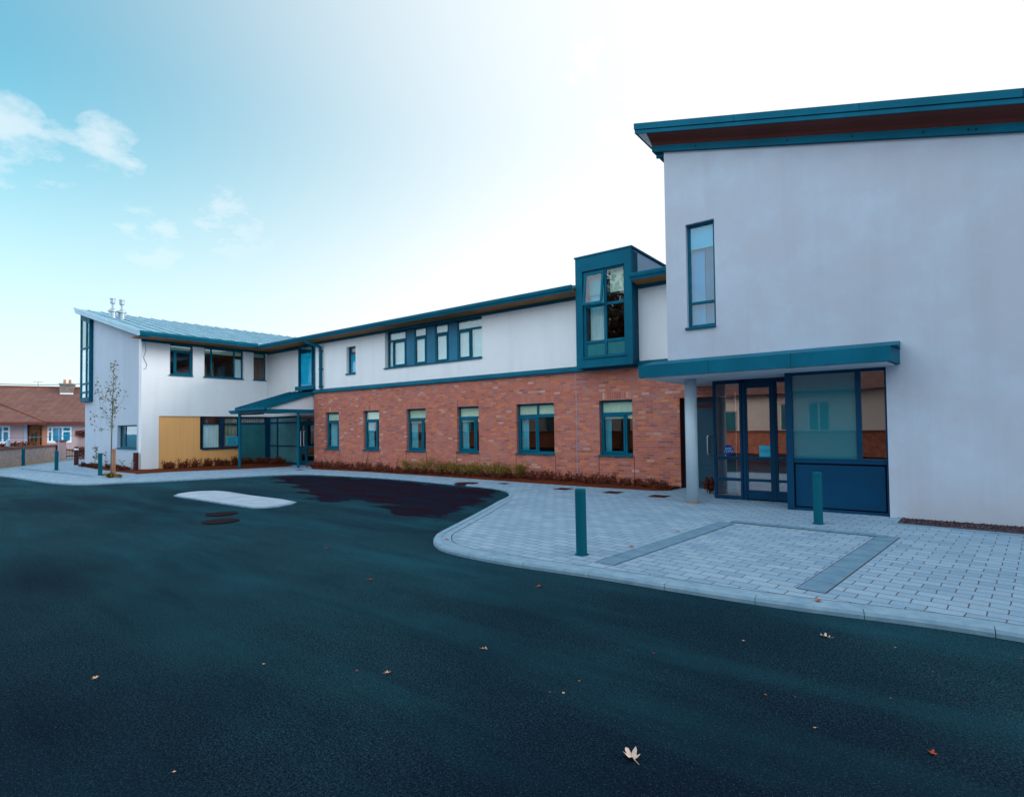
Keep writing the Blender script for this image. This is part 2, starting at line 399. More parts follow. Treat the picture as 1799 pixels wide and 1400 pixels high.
def wall(name, mat, P, u0, u1, z0, top, holes, thick=.3, parent=B):
    """front wall with real openings; top is a number or a function of u"""
    T = top if callable(top) else (lambda u: top)
    us = sorted({u0, u1} | {h[0] for h in holes} | {h[1] for h in holes})
    us = [u for u in us if u0-1e-6 <= u <= u1+1e-6]
    zs = sorted({z0} | {h[2] for h in holes} | {h[3] for h in holes if h[3] < 90})
    zs = [z for z in zs if z >= z0-1e-6]
    n = len(zs)
    def Z(j, u): return min(zs[j], T(u)-.004*(n-j)) if j < n else T(u)
    def solid(i, j):
        if i < 0 or j < 0 or i >= len(us)-1 or j >= n: return False
        a = (us[i]+us[i+1])/2; b = (zs[j]+(zs[j+1] if j+1 < n else zs[j]+.01))/2
        return not any(h[0] < a < h[1] and h[2] < b < h[3] for h in holes)
    mb = MB()
    for i in range(len(us)-1):
        for j in range(n):
            if not solid(i, j): continue
            a, b = us[i], us[i+1]
            q = [(a, Z(j, a)), (b, Z(j, b)), (b, Z(j+1, b)), (a, Z(j+1, a))]
            mb.quad(*[P(u, 0, z) for u, z in q]); mb.quad(*[P(u, thick, z) for u, z in q[::-1]])
            for (di, dj, e0, e1) in ((0, -1, 0, 1), (1, 0, 1, 2), (0, 1, 2, 3), (-1, 0, 3, 0)):
                if not solid(i+di, j+dj):
                    (ua, za), (ub, zb) = q[e0], q[e1]
                    mb.quad(P(ub, 0, zb), P(ua, 0, za), P(ua, thick, za), P(ub, thick, zb))
    return mb.build(name, mat, parent, recalc=False)

def curtain_mb(P, u0, u1, d, z0, z1, waves=6, amp=.02):
    mb = MB(); n = max(8, waves*6); pts = []
    for i in range(n+1):
        u = u0+(u1-u0)*i/n; dd = d+amp*math.sin(i/n*waves*2*math.pi)+random.uniform(-.004, .004)
        pts += [P(u, dd, z0), P(u, dd, z1)]
    mb.add(pts, [(2*i, 2*i+2, 2*i+3, 2*i+1) for i in range(n)]); return mb

def window(P, u0, u1, z0, z1, bars_u=(), bars_z=(), extra=(), d=.1, fw=.055, mat='teal', glassm='glass', sill=True, blind=None, curt=(), net=None, sash=(), parent=B, name='window', label=None):
    """frame with sub-parts pane, sill, blind, curtain; bars_u: (u, z from, z to), bars_z: (z, thickness), sash: (u0,u1,z0,z1)"""
    f = MB(); e = .003
    f.box(u0+e, u1-e, d, d+.07, z0+e, z0+fw, P); f.box(u0+e, u1-e, d, d+.07, z1-fw, z1-e, P)
    f.box(u0+e, u0+fw, d, d+.07, z0+fw, z1-fw, P); f.box(u1-fw, u1-e, d, d+.07, z0+fw, z1-fw, P)
    for z, t in bars_z: f.box(u0+fw, u1-fw, d+.004, d+.066, z-t/2, z+t/2, P)
    for u, a, b in bars_u: f.box(u-.03, u+.03, d+.002, d+.068, a, b, P)
    for a, b, c, g in sash:
        s = .05
        f.box(a, b, d-.012, d+.05, c, c+s, P); f.box(a, b, d-.012, d+.05, g-s, g, P)
        f.box(a, a+s, d-.012, d+.05, c+s, g-s, P); f.box(b-s, b, d-.012, d+.05, c+s, g-s, P)
    w = f.build(name, M[mat], parent, bevel=.006)
    if label: w['label'] = label
    g = MB(); g.box(u0+.02, u1-.02, d+.03, d+.036, z0+.02, z1-.02, P); g.build('pane', M[glassm], w)
    if sill:
        s = MB(); s.box(u0-.04, u1+.0, -.05, d+.02, z0-.045, z0+.001, P); s.build('sill', M[mat], w, bevel=.004)
    if blind:
        b = MB(); b.box(u0+.04, u1-.04, d+.05, d+.056, blind, z1-.03, P); b.build('blind', M['blind'], w)
    for a, b in curt:
        curtain_mb(P, a, b, d+.11, z0+.02, z1-.05, max(2, int((b-a)*12))).build('curtain', M['curtain'], w, smooth=True)
    if net:
        for a, b, zt in net:
            curtain_mb(P, a, b, d+.075, z0+.02, zt, max(3, int((b-a)*10)), .012).build('curtain', M['net'], w, smooth=True)
    return w

# ---- main front: brick ground floor
GW = [(-21.63, -20.63, .30), (-18.95, -17.94, .78), (-16.31, -15.24, .77), (-13.64, -12.61, .79), (-10.98, -9.50, .53), (-7.91, -6.85, .76)]
holes = [(a, b, .85, 2.44) for a, b, _ in GW]
DOOR = (-5.48, -4.05, -1, 2.42)
wall('brick_wall', M['brick'], PM, -22.5, -2.2, -.05, 3.345, holes+[DOOR], .3)
curts = [[(-21.5, -21.02)], [(-18.88, -18.5)], [(-16.22, -15.88)], [(-13.56, -13.25)], [(-10.9, -10.62)], [(-7.82, -7.62)]]
for i, (a, b, fr) in enumerate(GW):
    mu = a+(b-a)*(fr if i else .84)
    if i == 4:
        window(PM, a, b, .85, 2.44, [(mu, .9, 2.39)], [(2.04, .09)], sash=[(a+.055, mu-.03, .905, 2.0)], curt=curts[i], blind=2.1)
    else:
        window(PM, a, b, .85, 2.44, [(mu, .9, 2.0)], [(2.05, .08)], sash=[(a+.055, mu-.03, .905, 2.01)], curt=curts[i], blind=(2.08 if i in (0, 1) else 1.9))
    s = MB(); s.box(a-.02, b+.02, -.004, .02, 2.443, 2.665, PM); s.build('lintel', M['soldier'], B)
jm = MB(); jm.box(-8.70, -8.68, -.004, .02, .0, 3.34, PM); jm.build('movement_joint', M['kerb'], B)
for a, b, _ in GW:
    for u in (a-.03, b+.03):
        vj = MB(); vj.box(u-.006, u+.006, -.003, .02, .05, .80, PM); vj.build('movement_joint', M['iron'], B)
# ---- string course
sc_ = MB(); sc_.prism([(-.07, 3.345), (-.075, 3.40), (-.03, 3.49), (.05, 3.51), (.05, 3.345)], lambda d, z: (-22.5, YM+d, z), lambda d, z: (-4.76, YM+d, z))
sc_.build('string_course', M['teal'], B)

# ---- main front: white upper floor
OR = (-8.42, -6.62)
PU = lambda u, d, z: (u, YM+.02+d, z)
up_holes = [(-20.10, -19.47, 4.07, 5.22), (-17.58, -12.44, 4.13, 99), (OR[0]+.06, OR[1]-.06, 3.515, 99), (-23.80, -22.42, 3.75, 5.45)]
PLF = lambda u, d, z: (u, YL+d, z)
wall('rendered_wall', M['render'], PU, -22.41, -4.76, 3.515, 5.60, up_holes[:3], .3)
wall('rendered_wall', M['render'], PLF, XW+.01, -22.35, 2.375, 5.62, [(-23.80, -22.42, 3.75, 5.5)], .3)
window(PU, -20.10, -19.47, 4.07, 5.22, d=.12, fw=.06, glassm='glass_blue', net=[(-20.05, -19.5, 4.9)])
tz = 5.21
for k, (a, b, kind) in enumerate([(-17.55, -16.46, 's'), (-16.02, -15.32, ''), (-14.88, -14.17, ''), (-13.75, -12.45, 'm')]):
    bu = {'s': [(a+.30, 4.2, 5.2)], 'm': [((a+b)/2+.02, 4.2, 5.2)], '': []}[kind]
    sh = {'s': [(a+.33, b-.055, 4.19, 5.17)], 'm': [(a+.055, (a+b)/2-.01, 4.19, 5.17)], '': [(a+.055, b-.055, 4.19, 5.17)]}[kind]
    w = window(PU, a, b, 4.135, 5.59, bu, [(tz, .07)], d=.14, sill=False, sash=sh, net=[(a+.05, b-.05, 5.55)])
for a, b in ((-16.46, -16.02), (-15.32, -14.88), (-14.17, -13.75)):
    p = MB(); p.box(a, b, .15, .20, 4.16, 5.59, PU); p.build('infill_panel', M['panel'], B)
s = MB(); s.box(-17.62, -12.44, -.05, .15, 4.085, 4.131, PU); s.build('sill', M['teal'], B, bevel=.004)
# ---- eaves of the main front
EY = 14.0
def eave_x(x0, x1, nm='gutter'):
    g = MB()
    g.prism([(EY, 5.745), (EY-.015, 5.80), (EY-.015, 5.86), (EY+.02, 5.875), (EY+.05, 5.85), (EY+.05, 5.745)], lambda y, z: (x0, y, z), lambda y, z: (x1, y, z))
    g.prism([(EY+.03, 5.675), (EY+.015, 5.735), (EY+.055, 5.742), (EY+.055, 5.675)], lambda y, z: (x0, y, z), lambda y, z: (x1, y, z))
    g.build(nm, M['teal'], B)
    q = MB(); q.prism([(EY+.056, 5.69), (YM+.015, 5.64), (YM+.015, 5.70), (EY+.056, 5.74)], lambda y, z: (max(x0, -22.415), y, z), lambda y, z: (x1, y, z)); q.build('soffit', M['soffit'], B)
    b = MB(); b.box(max(x0, -22.41), x1, YM-.045, YM+.018, 5.555, 5.66); b.build('frieze_board', M['teal'], B)
GX = -26.25
eave_x(GX+.06, OR[0]-.03); eave_x(OR[1]+.03, -4.76)
# ---- main roof (low pitch, behind the gutter)
rf = MB()
RZ = lambda y: 5.86+(y-EY-.06)*.1728
for xa_, xb_ in ((XW-3, OR[0]-.031), (OR[1]+.031, -4.76)):
    rf.prism([(EY+.06, RZ(EY+.06)), (17.66, RZ(17.66)), (17.66, RZ(17.66)-.1), (EY+.06, 5.76)], lambda y, z: (xa_, y, z), lambda y, z: (xb_, y, z))
rf.prism([(17.66, RZ(17.66)), (19.2, RZ(19.2)), (24.4, 5.86), (24.4, 5.74), (19.2, RZ(19.2)-.12), (17.66, RZ(17.66)-.1)], lambda y, z: (XW-3, y, z), lambda y, z: (-4.76, y, z))
roof = rf.build('roof', M['roof_metal'], B)
# ---- downpipe
dp = MB(); dp.tube([(-22.28, 14.06, 5.68), (-22.28, 14.08, 5.60), (-22.18, 14.16, 5.545), (-21.95, 14.40, 5.46), (-21.87, 14.50, 5.38), (-21.87, 14.52, 5.2), (-21.87, 14.52, 3.52)], .07, 12)
for z in (5.2, 4.4, 3.62): dp.box(-21.95, -21.79, 14.47, YM+.018, z-.025, z+.025)
dp.build('downpipe', M['teal'], B, smooth=False)

# ---- oriel box
OF = YM-.40
ob = MB(); x0, x1 = OR
oz0, oz1 = 3.40, 6.655
wx0, wx1, wz0, wz1 = -8.19, -6.83, 3.69, 6.235
PO = lambda u, d, z: (u, OF+d, z)
ww = wall('oriel_box', M['teal'], PO, x0, x1, oz0, oz1, [(wx0, wx1, wz0, wz1)], .12)
sd = MB()
sd.box(x0, x0+.05, OF+.12, YM+.02, oz0, oz1-.07); sd.box(x1-.05, x1, OF+.12, YM+.02, oz0, oz1-.07)
sd.box(x0+.05, x1-.05, OF+.12, YM+.02, oz0, oz0+.05)
sd.build('oriel_cheek', M['teal_dark'], ww)
for xa_ in (x0, x1-.05):
    sd = MB(); sd.box(xa_, xa_+.05, YM+.022, 17.6, 5.5, oz1-.07); sd.build('oriel_side', M['render_shade_grey'], ww)
sd = MB(); sd.box(x0-.03, x1+.03, OF-.02, 17.65, oz1+.002, oz1+.045); sd.build('oriel_roof', M['teal'], ww)
sd = MB(); sd.box(x0+.06, x1-.06, OF+.122, 17.5, oz1-.06, oz1); sd.build('ceiling', M['white_soffit'], ww)
lg = MB(); lg.box(wx0-.02, wx1+.02, OF-.03, OF+.1, wz0-.035, wz0+.004); lg.build('ledge', M['teal'], ww, bevel=.004)
wf = MB(); um = -7.47; fw = .055
dd = .05
wf.box(wx0+.003, wx1-.003, dd, dd+.07, wz0+.006, wz0+fw, PO); wf.box(wx0+.003, wx1-.003, dd, dd+.07, wz1-fw, wz1-.003, PO)
wf.box(wx0+.003, wx0+.09, dd, dd+.07, wz0+fw, wz1-fw, PO); wf.box(wx1-fw, wx1-.003, dd, dd+.07, wz0+fw, wz1-fw, PO)
wf.box(um-.04, um+.04, dd-.003, dd+.068, wz0+fw, wz1-fw, PO)
for z in (5.20, 4.14):
    wf.box(wx0+.09, um-.04, dd+.003, dd+.066, z-.04, z+.04, PO); wf.box(um+.04, wx1-fw, dd+.003, dd+.066, z-.04, z+.04, PO)
ow = wf.build('window', M['teal'], B, bevel=.005)
g = MB()
g.box(wx0+.09, um-.04, dd+.03, dd+.036, 4.18, 5.16, PO); g.box(um+.04, wx1-fw, dd+.03, dd+.036, 4.18, 5.16, PO); g.box(um+.04, wx1-fw, dd+.03, dd+.036, 5.24, wz1-fw, PO)
g.build('pane', M['glass'], ow)
g = MB(); g.box(wx0+.09, um-.04, dd+.03, dd+.036, wz0+fw, 4.10, PO); g.box(um+.04, wx1-fw, dd+.03, dd+.036, wz0+fw, 4.10, PO); g.build('frosted_pane', M['frost'], ow)
# the top-hung sash standing open
tilt = R(9); hz0, hz1 = 5.20, wz1-.06
def PS(u, d, z):
    h = hz1-z; return (u, OF+dd-.02-h*math.sin(tilt)+d*math.cos(tilt), hz1-h*math.cos(tilt))
sa = MB(); ua, ub = wx0+.06, um-.02
sa.box(ua, ub, 0, .05, hz0, hz0+.07, PS); sa.box(ua, ub, 0, .05, hz1-.07, hz1, PS); sa.box(ua, ua+.07, 0, .05, hz0+.07, hz1-.07, PS); sa.box(ub-.07, ub, 0, .05, hz0+.07, hz1-.07, PS)
sao = sa.build('open_sash', M['teal'], ow, bevel=.004)
g = MB(); g.box(ua+.07, ub-.07, .02, .026, hz0+.07, hz1-.07, PS); g.build('sash_pane', M['glass_blue'], ow)
b = MB(); b.box(wx0+.1, um-.06, .25, .256, 5.55, wz1-.05, PO); b.box(um+.06, wx1-.06, .25, .256, 5.55, wz1-.05, PO); b.build('blind', M['blind'], ow)
curtain_mb(PO, wx0+.1, wx0+.55, .30, 4.2, 6.1, 7, .03).build('curtain', M['net'], ow, smooth=True)

# ---- small bay at the inner corner
bx0, bx1, bz0, bz1, BF = -23.76, -22.42, 3.72, 5.56, YM-.02
PB = lambda u, d, z: (u, BF+d, z)
bay = MB()
bay.box(bx0, bx0+.06, 0, .42, bz0, bz1, PB); bay.box(bx1-.05, bx1, 0, .42, bz0, bz1, PB)
bay.box(bx0+.06, bx1-.05, 0, .20, bz1-.06, bz1, PB); bay.box(-22.68, -22.61, .0, .1, bz0, bz1-.06, PB)
bay.box(-22.61, bx1-.05, .02, .1, 4.26, 4.33, PB)
bw = bay.build('bay_window', M['teal'], B, bevel=.005)
g = MB(); g.box(bx0+.06, -22.68, .04, .046, bz0, bz1-.06, PB); g.build('pane', M['glass_blue'], bw)
g = MB(); g.box(-22.61, bx1-.05, .04, .046, bz0, bz1-.06, PB); g.build('pane', M['glass'], bw)
curtain_mb(PB, bx0+.1, -22.72, .09, bz0, 5.25, 9).build('curtain', M['net'], bw, smooth=True)
g = MB(); g.box(bx0-.18, bx1, -.06, .395, 3.53, bz0-.002, PB); g.build('bay_base', M['teal'], bw, bevel=.006)

# ---- left entrance: recessed glazing, canopy
YS = YL+.05
PS2 = lambda u, d, z: (u, YS+d, z)
gs = MB()
X0, X1 = XW+.016, -24.45
for u, w_ in ((X0+.04, .1), (at_y(487, 780, YS).x, .1), (X1, .09)): gs.box(u-w_/2, u+w_/2, 0, .08, .0, 2.35, PS2)
for z, t in ((2.32, .06), (2.06, .07), (.90, .06), (.06, .10)): gs.box(X0+.09, X1-.045, .006, .074, z-t/2, z+t/2, PS2)
scr = gs.build('glazed_screen', M['navy'], B)
g = MB(); g.box(X0+.09, X1-.045, .03, .036, .1, 2.3, PS2); g.build('frosted_pane', M['frost_pale'], scr)
dl = MB(); dx0, dx1 = X1+.05, -22.75
dl.box(dx0, dx1, 0, .08, 2.0, 2.1, PS2); dl.box(dx0, dx0+.05, 0, .08, 0, 2.0, PS2)
mid = dx0+.55
for a, b in ((dx0+.06, mid-.005), (mid+.005, dx1)):
    dl.box(a, a+.09, .01, .07, .02, 2.0, PS2); dl.box(b-.09, b, .01, .07, .02, 2.0, PS2)
    dl.box(a+.09, b-.09, .01, .07, .02, .22, PS2); dl.box(a+.09, b-.09, .01, .07, .84, .93, PS2); dl.box(a+.09, b-.09, .01, .07, 1.90, 2.0, PS2)
    if a > mid: dl.box(a+.09, b-.09, .01, .07, .46, .52, PS2)
dl.box(dx0+.15, mid-.1, .012, .068, .62, .84, PS2)
dr = dl.build('entrance_door', M['teal_dark'], B)
g = MB(); g.box(dx0+.1, dx1-.05, .035, .041, .2, 1.95, PS2); g.build('pane', M['glass'], dr)
g = MB(); g.box(dx0, dx1, .03, .036, 2.1, 2.34, PS2); g.build('pane', M['glass'], dr)
h = MB()
for u in (mid-.08, mid-.36+.11):
    pass
h.tube([(mid-.06, YS, 1.62), (mid-.06, YS-.07, 1.62), (mid-.06, YS-.07, .92), (mid-.06, YS, .92)], .016, 8)
h.tube([(mid-.32, YS, 1.62), (mid-.32, YS-.07, 1.62), (mid-.32, YS-.07, .92), (mid-.32, YS, .92)], .016, 8)
h.build('handle', M['steel'], dr)
hd = MB(); hd.box(XW+.02, -22.52, YL+.301, YS+.4, 2.378, 2.42); hd.build('soffit', M['soffit_dark'], B)
# canopy
CP = thing  # (parts of the building: fixed to it)
cr = MB()
cx0, cx1, cy0 = -25.05, -22.55, 12.25
zf, zb = 2.66, 3.52
cr.prism([(cy0, zf), (YL-.01, zb), (YL-.01, zb-.13), (cy0, zf-.09)], lambda y, z: (cx0, y, z), lambda y, z: (cx1, y, z))
n = 6
for i in range(n+1):
    x = cx0+.03+(cx1-cx0-.06)*i/n
    cr.prism([(cy0-.01, zf+.001), (YL-.02, zb+.001), (YL-.02, zb+.05), (cy0-.01, zf+.05)], lambda y, z: (x-.015, y, z), lambda y, z: (x+.015, y, z))
can = cr.build('entrance_canopy', M['teal'], B)
bm_ = MB()
bm_.prism([(-25.95, 2.61), (-25.72, 2.45), (-22.60, 2.45), (-22.60, 2.61)], lambda x, z: (x, 12.38, z), lambda x, z: (x, 12.54, z))
bm_.box(-22.75, -22.60, 12.541, YL-.004, 2.45, 2.605)
bm_.build('canopy_beam', M['teal'], can)
bm_ = MB(); bm_.box(-25.6, -22.76, 12.545, YM-.01, 2.50, 2.53); bm_.box(-25.2, -23.4, 12.6, 12.72, 2.39, 2.45); bm_.build('canopy_ceiling', M['soffit_dark'], can)
tri = MB(); tri.prism([(12.55, 2.606), (YL-.005, 2.606), (YL-.005, zb-.145), (12.55, zf-.02)], lambda y, z: (-22.72, y, z), lambda y, z: (-22.66, y, z)); tri.build('canopy_gable', M['render'], can)
for (x, y) in ((-25.03, 12.46), (-22.67, 13.91)):
    p = MB(); p.tube([(x, y, -.02), (x, y, 2.452)], .062, 16); p.tube([(x, y, 0), (x, y, .012)], .11, 16); p.build('canopy_post', M['teal'], can)

# ---- wing front
ww1 = [(10.41, 11.38, 4.24, 5.62), (11.88, 13.74, 4.24, 5.62), (14.24, 14.90, 4.24, 5.62)]
TB = (9.97, 15.4, -1, 2.38)
wall('rendered_wall', M['render'], PW, YG, YL+.005, -.05, 5.72, ww1+[TB], .3)
for a, b, c, d_ in ww1:
    wd = b-a
    if wd > 1.5: window(PW, a, b, c, d_, [(a+.36, 4.3, 5.58), (b-.42, 4.3, 5.58)], [], blind=5.36, net=[(b-.36, b-.06, 5.2)])
    elif wd > .8: window(PW, a, b, c, d_, [(a+.22, 4.28, 5.3)], [(5.34, .07)], sash=[(a+.25, b-.055, 4.295, 5.31)], blind=5.36)
    else: window(PW, a, b, c, d_, [], [(5.34, .08)], blind=5.36)
# timber boarding and ground-floor glazing on the wing
tp = MB(); y = 9.975
PT = lambda u, d, z: (XW-.05-d, u, z)
while y < 13.52:
    y2 = min(y+.145, 13.52)
    lo, hi = 0, 2.375
    if y2 <= 11.80: tp.box(y, y2-.001, 0, .03, .0, 2.375, PT)
    else: tp.box(max(y, 11.2), y2-.001, 0, .03, .0, .84, PT)
    y += .145
def timber():
    x = Mat('ochre_boarding', (.46, .26, .1), .75, 0, .2)
    x.col(x.ramp(x.noise(2.2, 5, .6, stretch=(6, 6, .35)), [(.3, (.74, .385, .14)), (.7, (.80, .425, .16))])); x.bump(x.noise(40, 3, .6, stretch=(8, 8, .3)), .2, .003); return x.m
M['timber'] = timber()
tp.build('timber_cladding', M['timber'], B)
tb = MB(); tb.box(9.975, 13.52, .033, .05, 0, .84, PT); tb.box(9.975, 11.80, .033, .05, .84, 2.37, PT); tb.build('cladding_backing', M['iron'], B)
gw = window(PT, 11.81, 13.52, .86, 2.375, [(12.62+.07, .9, 2.3), (12.70+.07, .9, 2.3)], [(2.03, .06)], d=.02, mat='navy', sill=True, net=[(11.9, 12.6, 2.0)])
sl_ = MB()
for i in range(9): sl_.box(12.92+i*.066, 12.92+i*.066+.02, .12, .15, .95, 2.32, PT)
sl_.build('blind', M['blind'], gw)
g = MB()
for u, w_ in ((13.57, .09), (14.94, .1)): g.box(u-w_/2, u+w_/2, 0, .08, 0, 2.375, PT)
for z, t in ((2.345, .06), (2.04, .07), (.06, .1)): g.box(13.615, 14.89, .006, .074, z-t/2, z+t/2, PT)
gg = g.build('glazed_screen', M['navy'], B)
g = MB(); g.box(13.615, 14.89, .03, .036, .1, 2.01, PT); g.build('frosted_pane', M['frost'], gg)
g = MB(); g.box(13.615, 14.89, .03, .036, 2.07, 2.32, PT); g.build('pane', M['glass'], gg)
sl_ = MB()
for i in range(14): sl_.box(13.66+i*.09, 13.66+i*.09+.035, .14, .17, 2.08, 2.32, PT)
sl_.build('blind', M['net'], gg)
g = MB(); g.box(XW-.14, XW+.015, 14.905, YS+.1, 0, 2.374); g.build('corner_post', M['navy'], gg)
# eaves of the wing
VY = 8.84
def wing_z(x): return 5.90+(GX-x)*.2485
g = MB()
for prof in ([(GX, 5.79), (GX+.015, 5.85), (GX+.015, 5.915), (GX-.02, 5.93), (GX-.05, 5.90), (GX-.05, 5.79)], [(GX-.03, 5.72), (GX-.015, 5.78), (GX-.055, 5.787), (GX-.055, 5.72)]):
    g.prism(prof, lambda x, z: (x, VY+.05, z), lambda x, z: (x, EY-.02, z))
g.build('gutter', M['teal'], B)
q = MB(); q.prism([(GX-.056, 5.735), (XW+.02, 5.70), (XW+.02, 5.76), (GX-.056, 5.785)], lambda x, z: (x, VY+.06, z), lambda x, z: (x, EY+.1, z)); q.build('soffit', M['soffit'], B)
q = MB(); q.box(XW+.05, -22.42, YL-.05, YL+.02, 5.555, 5.66); q.build('frieze_board', M['teal'], B)
q = MB(); q.box(XW+.06, -22.42, EY+.06, YL-.051, 5.70, 5.72); q.build('soffit', M['soffit'], B)
q = MB(); q.box(XW-.005, XW+.05, YG-.02, YL-.01, 5.60, 5.73); q.build('frieze_board', M['teal'], B)
cb = MB(); cb.box(GX-.09, GX+.01, VY-.005, VY+.06, 5.70, 5.93); cb.build('gutter_end', M['verge'], B, bevel=.006)
# wing roof
XT = -34.7
wr = MB()
wr.prism([(GX-.03, wing_z(GX-.03)), (XT, wing_z(XT)), (XT, wing_z(XT)-.12), (GX-.03, wing_z(GX)-.10)], lambda x, z: (x, VY+.02, z), lambda x, z: (x, 27, z))
wr.prism([(XT-.001, wing_z(XT)), (-36.5, 6.6), (-36.5, 6.5), (XT-.001, wing_z(XT)-.12)], lambda x, z: (x, 12, z), lambda x, z: (x, 27, z))
y = VY+.55
while y < 26.9:
    wr.prism([(GX-.05, wing_z(GX-.05)+.001), (XT+.02, wing_z(XT+.02)+.001), (XT+.02, wing_z(XT+.02)+.045), (GX-.05, wing_z(GX-.05)+.045)], lambda x, z: (x, y-.012, z), lambda x, z: (x, y+.012, z)); y += .58
wroof = wr.build('roof', M['roof_metal'], B)
vg = MB()
vg.prism([(GX+.0, wing_z(GX)+.05), (XT-.03, wing_z(XT-.03)+.05), (XT-.03, wing_z(XT-.03)-.06), (GX+.0, wing_z(GX)-.06)], lambda x, z: (x, VY-.03, z), lambda x, z: (x, VY+.05, z))
vg.prism([(GX-.02, wing_z(GX)-.062), (XT+.03, wing_z(XT)-.068), (XT+.03, wing_z(XT)-.21), (GX-.02, wing_z(GX)-.20)], lambda x, z: (x, VY, z), lambda x, z: (x, VY+.04, z))
vg.build('verge_board', M['verge'], B)
q = MB(); q.prism([(GX-.1, wing_z(GX)-.205), (XT+.04, wing_z(XT)-.215), (XT+.04, wing_z(XT)-.24), (GX-.1, wing_z(GX)-.23)], lambda x, z: (x, VY+.041, z), lambda x, z: (x, YG, z)); q.build('soffit', M['panel'], B)
for (x, y) in ((-31.5, 9.52), (-31.5, 9.90)):
    rz = wing_z(x); fl = MB()
    fl.tube([(x, y, rz-.1), (x, y, rz+.30)], .14, 16); fl.tube([(x, y, rz+.30), (x, y, rz+.36), (x, y, rz+.46)], [.2, .19, .06], 16)
    fl.tube([(x, y, rz+.40), (x, y, rz+.70)], .045, 12)
    fl.tube([(x, y, rz+.68), (x, y, rz+.71), (x, y, rz+.90), (x, y, rz+.91)], [.05, .105, .105, .12], 16); fl.tube([(x, y, rz+.91), (x, y, rz+.94)], .125, 16)
    fl.build('flue', M['zinc'], wroof, smooth=False)
# gable wall
GXL = -34.6
gw_hole = (-30.05, -27.72, .97, 2.0)
wall('rendered_wall', M['render_shade_grey'], PG, GXL, XW-.301, -.05, lambda u: wing_z(u)-.20, [(-30.03, -27.70, .97, 2.0), (GXL-.1, -33.45, 3.4, 99)], .3)
window(PG, -30.03, -27.70, .97, 2.0, [(-29.42, 1.0, 1.96)], [], d=.12, glassm='glass', label=None)
g = MB(); g.box(-29.39, -27.76, .165, .17, 1.03, 1.94, PG); g.build('frosted_pane', M['cyan_frost'], [o for o in bpy.data.objects if o.name.startswith('window')][-1])
# glazed corner bay on the gable
BY = YG-.16
PY = lambda u, d, z: (u, BY+d, z)
ba, bb, bz0_, bz1_ = -34.85, -33.42, 3.25, 7.42
g = MB()
top = lambda u: wing_z(u)-.24
for u, w_ in ((ba+.06, .12), (-33.93, .1), (bb-.05, .10)): g.prism([(u-w_/2, bz0_+.2), (u+w_/2, bz0_+.2), (u+w_/2, top(u+w_/2)), (u-w_/2, top(u-w_/2))], lambda a, z: PY(a, 0, z), lambda a, z: PY(a, .1, z))
for z in (5.95, 4.15, 3.72): g.box(ba+.12, bb-.1, .006, .09, z-.04, z+.04, PY)
g.box(ba, bb, -.01, .14, bz0_, bz0_+.2, PY)
g.prism([(ba+.12, top(ba)-.34), (bb-.1, top(bb)-.30), (bb-.1, top(bb)), (ba+.12, top(ba))], lambda a, z: PY(a, .008, z), lambda a, z: PY(a, .08, z))
cbw = g.build('bay_window', M['teal'], B)
g = MB(); g.box(ba+.12, bb-.1, .04, .046, bz0_+.2, 5.91, PY); g.build('pane', M['glass'], cbw)
g = MB(); g.prism([(ba+.12, 5.99), (bb-.1, 5.99), (bb-.1, top(bb)-.3), (ba+.12, top(ba)-.34)], lambda a, z: PY(a, .04, z), lambda a, z: PY(a, .05, z)); g.build('frosted_pane', M['frost'], cbw)
g = MB(); g.box(ba+.13, bb-.11, .055, .06, bz0_+.22, 5.9, PY); g.build('blind', M['net'], cbw)
g = MB(); g.prism([(.1, bz0_), (.9, bz0_), (.9, 7.6), (.1, 7.6)], lambda d, z: PY(ba, d, z), lambda d, z: PY(ba+.05, d, z)); g.build('bay_side', M['teal'], cbw)
g = MB(); g.prism([(.101, bz0_), (.17, bz0_), (.17, top(bb)), (.101, top(bb))], lambda d, z: PY(bb-.04, d, z), lambda d, z: PY(bb+.012, d, z)); g.build('bay_return', M['teal_dark'], cbw)  # dark teal puts the shade of this side face into its colour
# other faces of the wing (closing it)
cw = MB(); cw.box(GXL, GXL+.25, YG+.301, 27, -.05, 7.7); cw.box(GXL, XW-.31, 26.7, 27, -.05, 7); cw.build('rendered_wall', M['render_shade_grey'], B)
# loose cable on the wing corner
lc = MB(); lc.tube([(XW+.03, 9.42, 5.62), (XW+.015, 9.45, 5.2), (XW+.012, 9.36, 4.9), (XW+.012, 9.5, 4.6), (XW+.012, 9.44, 4.42), (XW+.012, 9.36, 4.4)], .008, 6); lc.build('cable', M['panel'], B)

# ---- interior rooms (dark, seen through the glass)
it = MB()
def room(x0, x1, y0, y1, z0, z1, parts=()):
    it.quad((x0, y0, z0), (x1, y0, z0), (x1, y1, z0), (x0, y1, z0)); it.quad((x0, y0, z1), (x1, y0, z1), (x1, y1, z1), (x0, y1, z1))
    it.quad((x0, y1, z0), (x1, y1, z0), (x1, y1, z1), (x0, y1, z1)); it.quad((x0, y0, z0), (x0, y1, z0), (x0, y1, z1), (x0, y0, z1)); it.quad((x1, y0, z0), (x1, y1, z0), (x1, y1, z1), (x1, y0, z1))
    for p in parts: it.quad((p, y0, z0), (p, y1, z0), (p, y1, z1), (p, y0, z1))
room(-22.4, -5.6, YM+.33, 18.6, .04, 2.9, (-19.8, -17, -14.4, -11.8, -8.9))
room(XW+.3, -22.46, YS+.3, 18.6, .03, 2.9)
room(-22.3, -4.9, YM+.34, 18.6, 3.6, 5.6, (-21, -18.2, -12, -8.6, -6.4))
room(XW+.3, -22.35, YL+.34, 18.6, 3.6, 5.6)
it.build('interior', M['interior'], B, recalc=False)
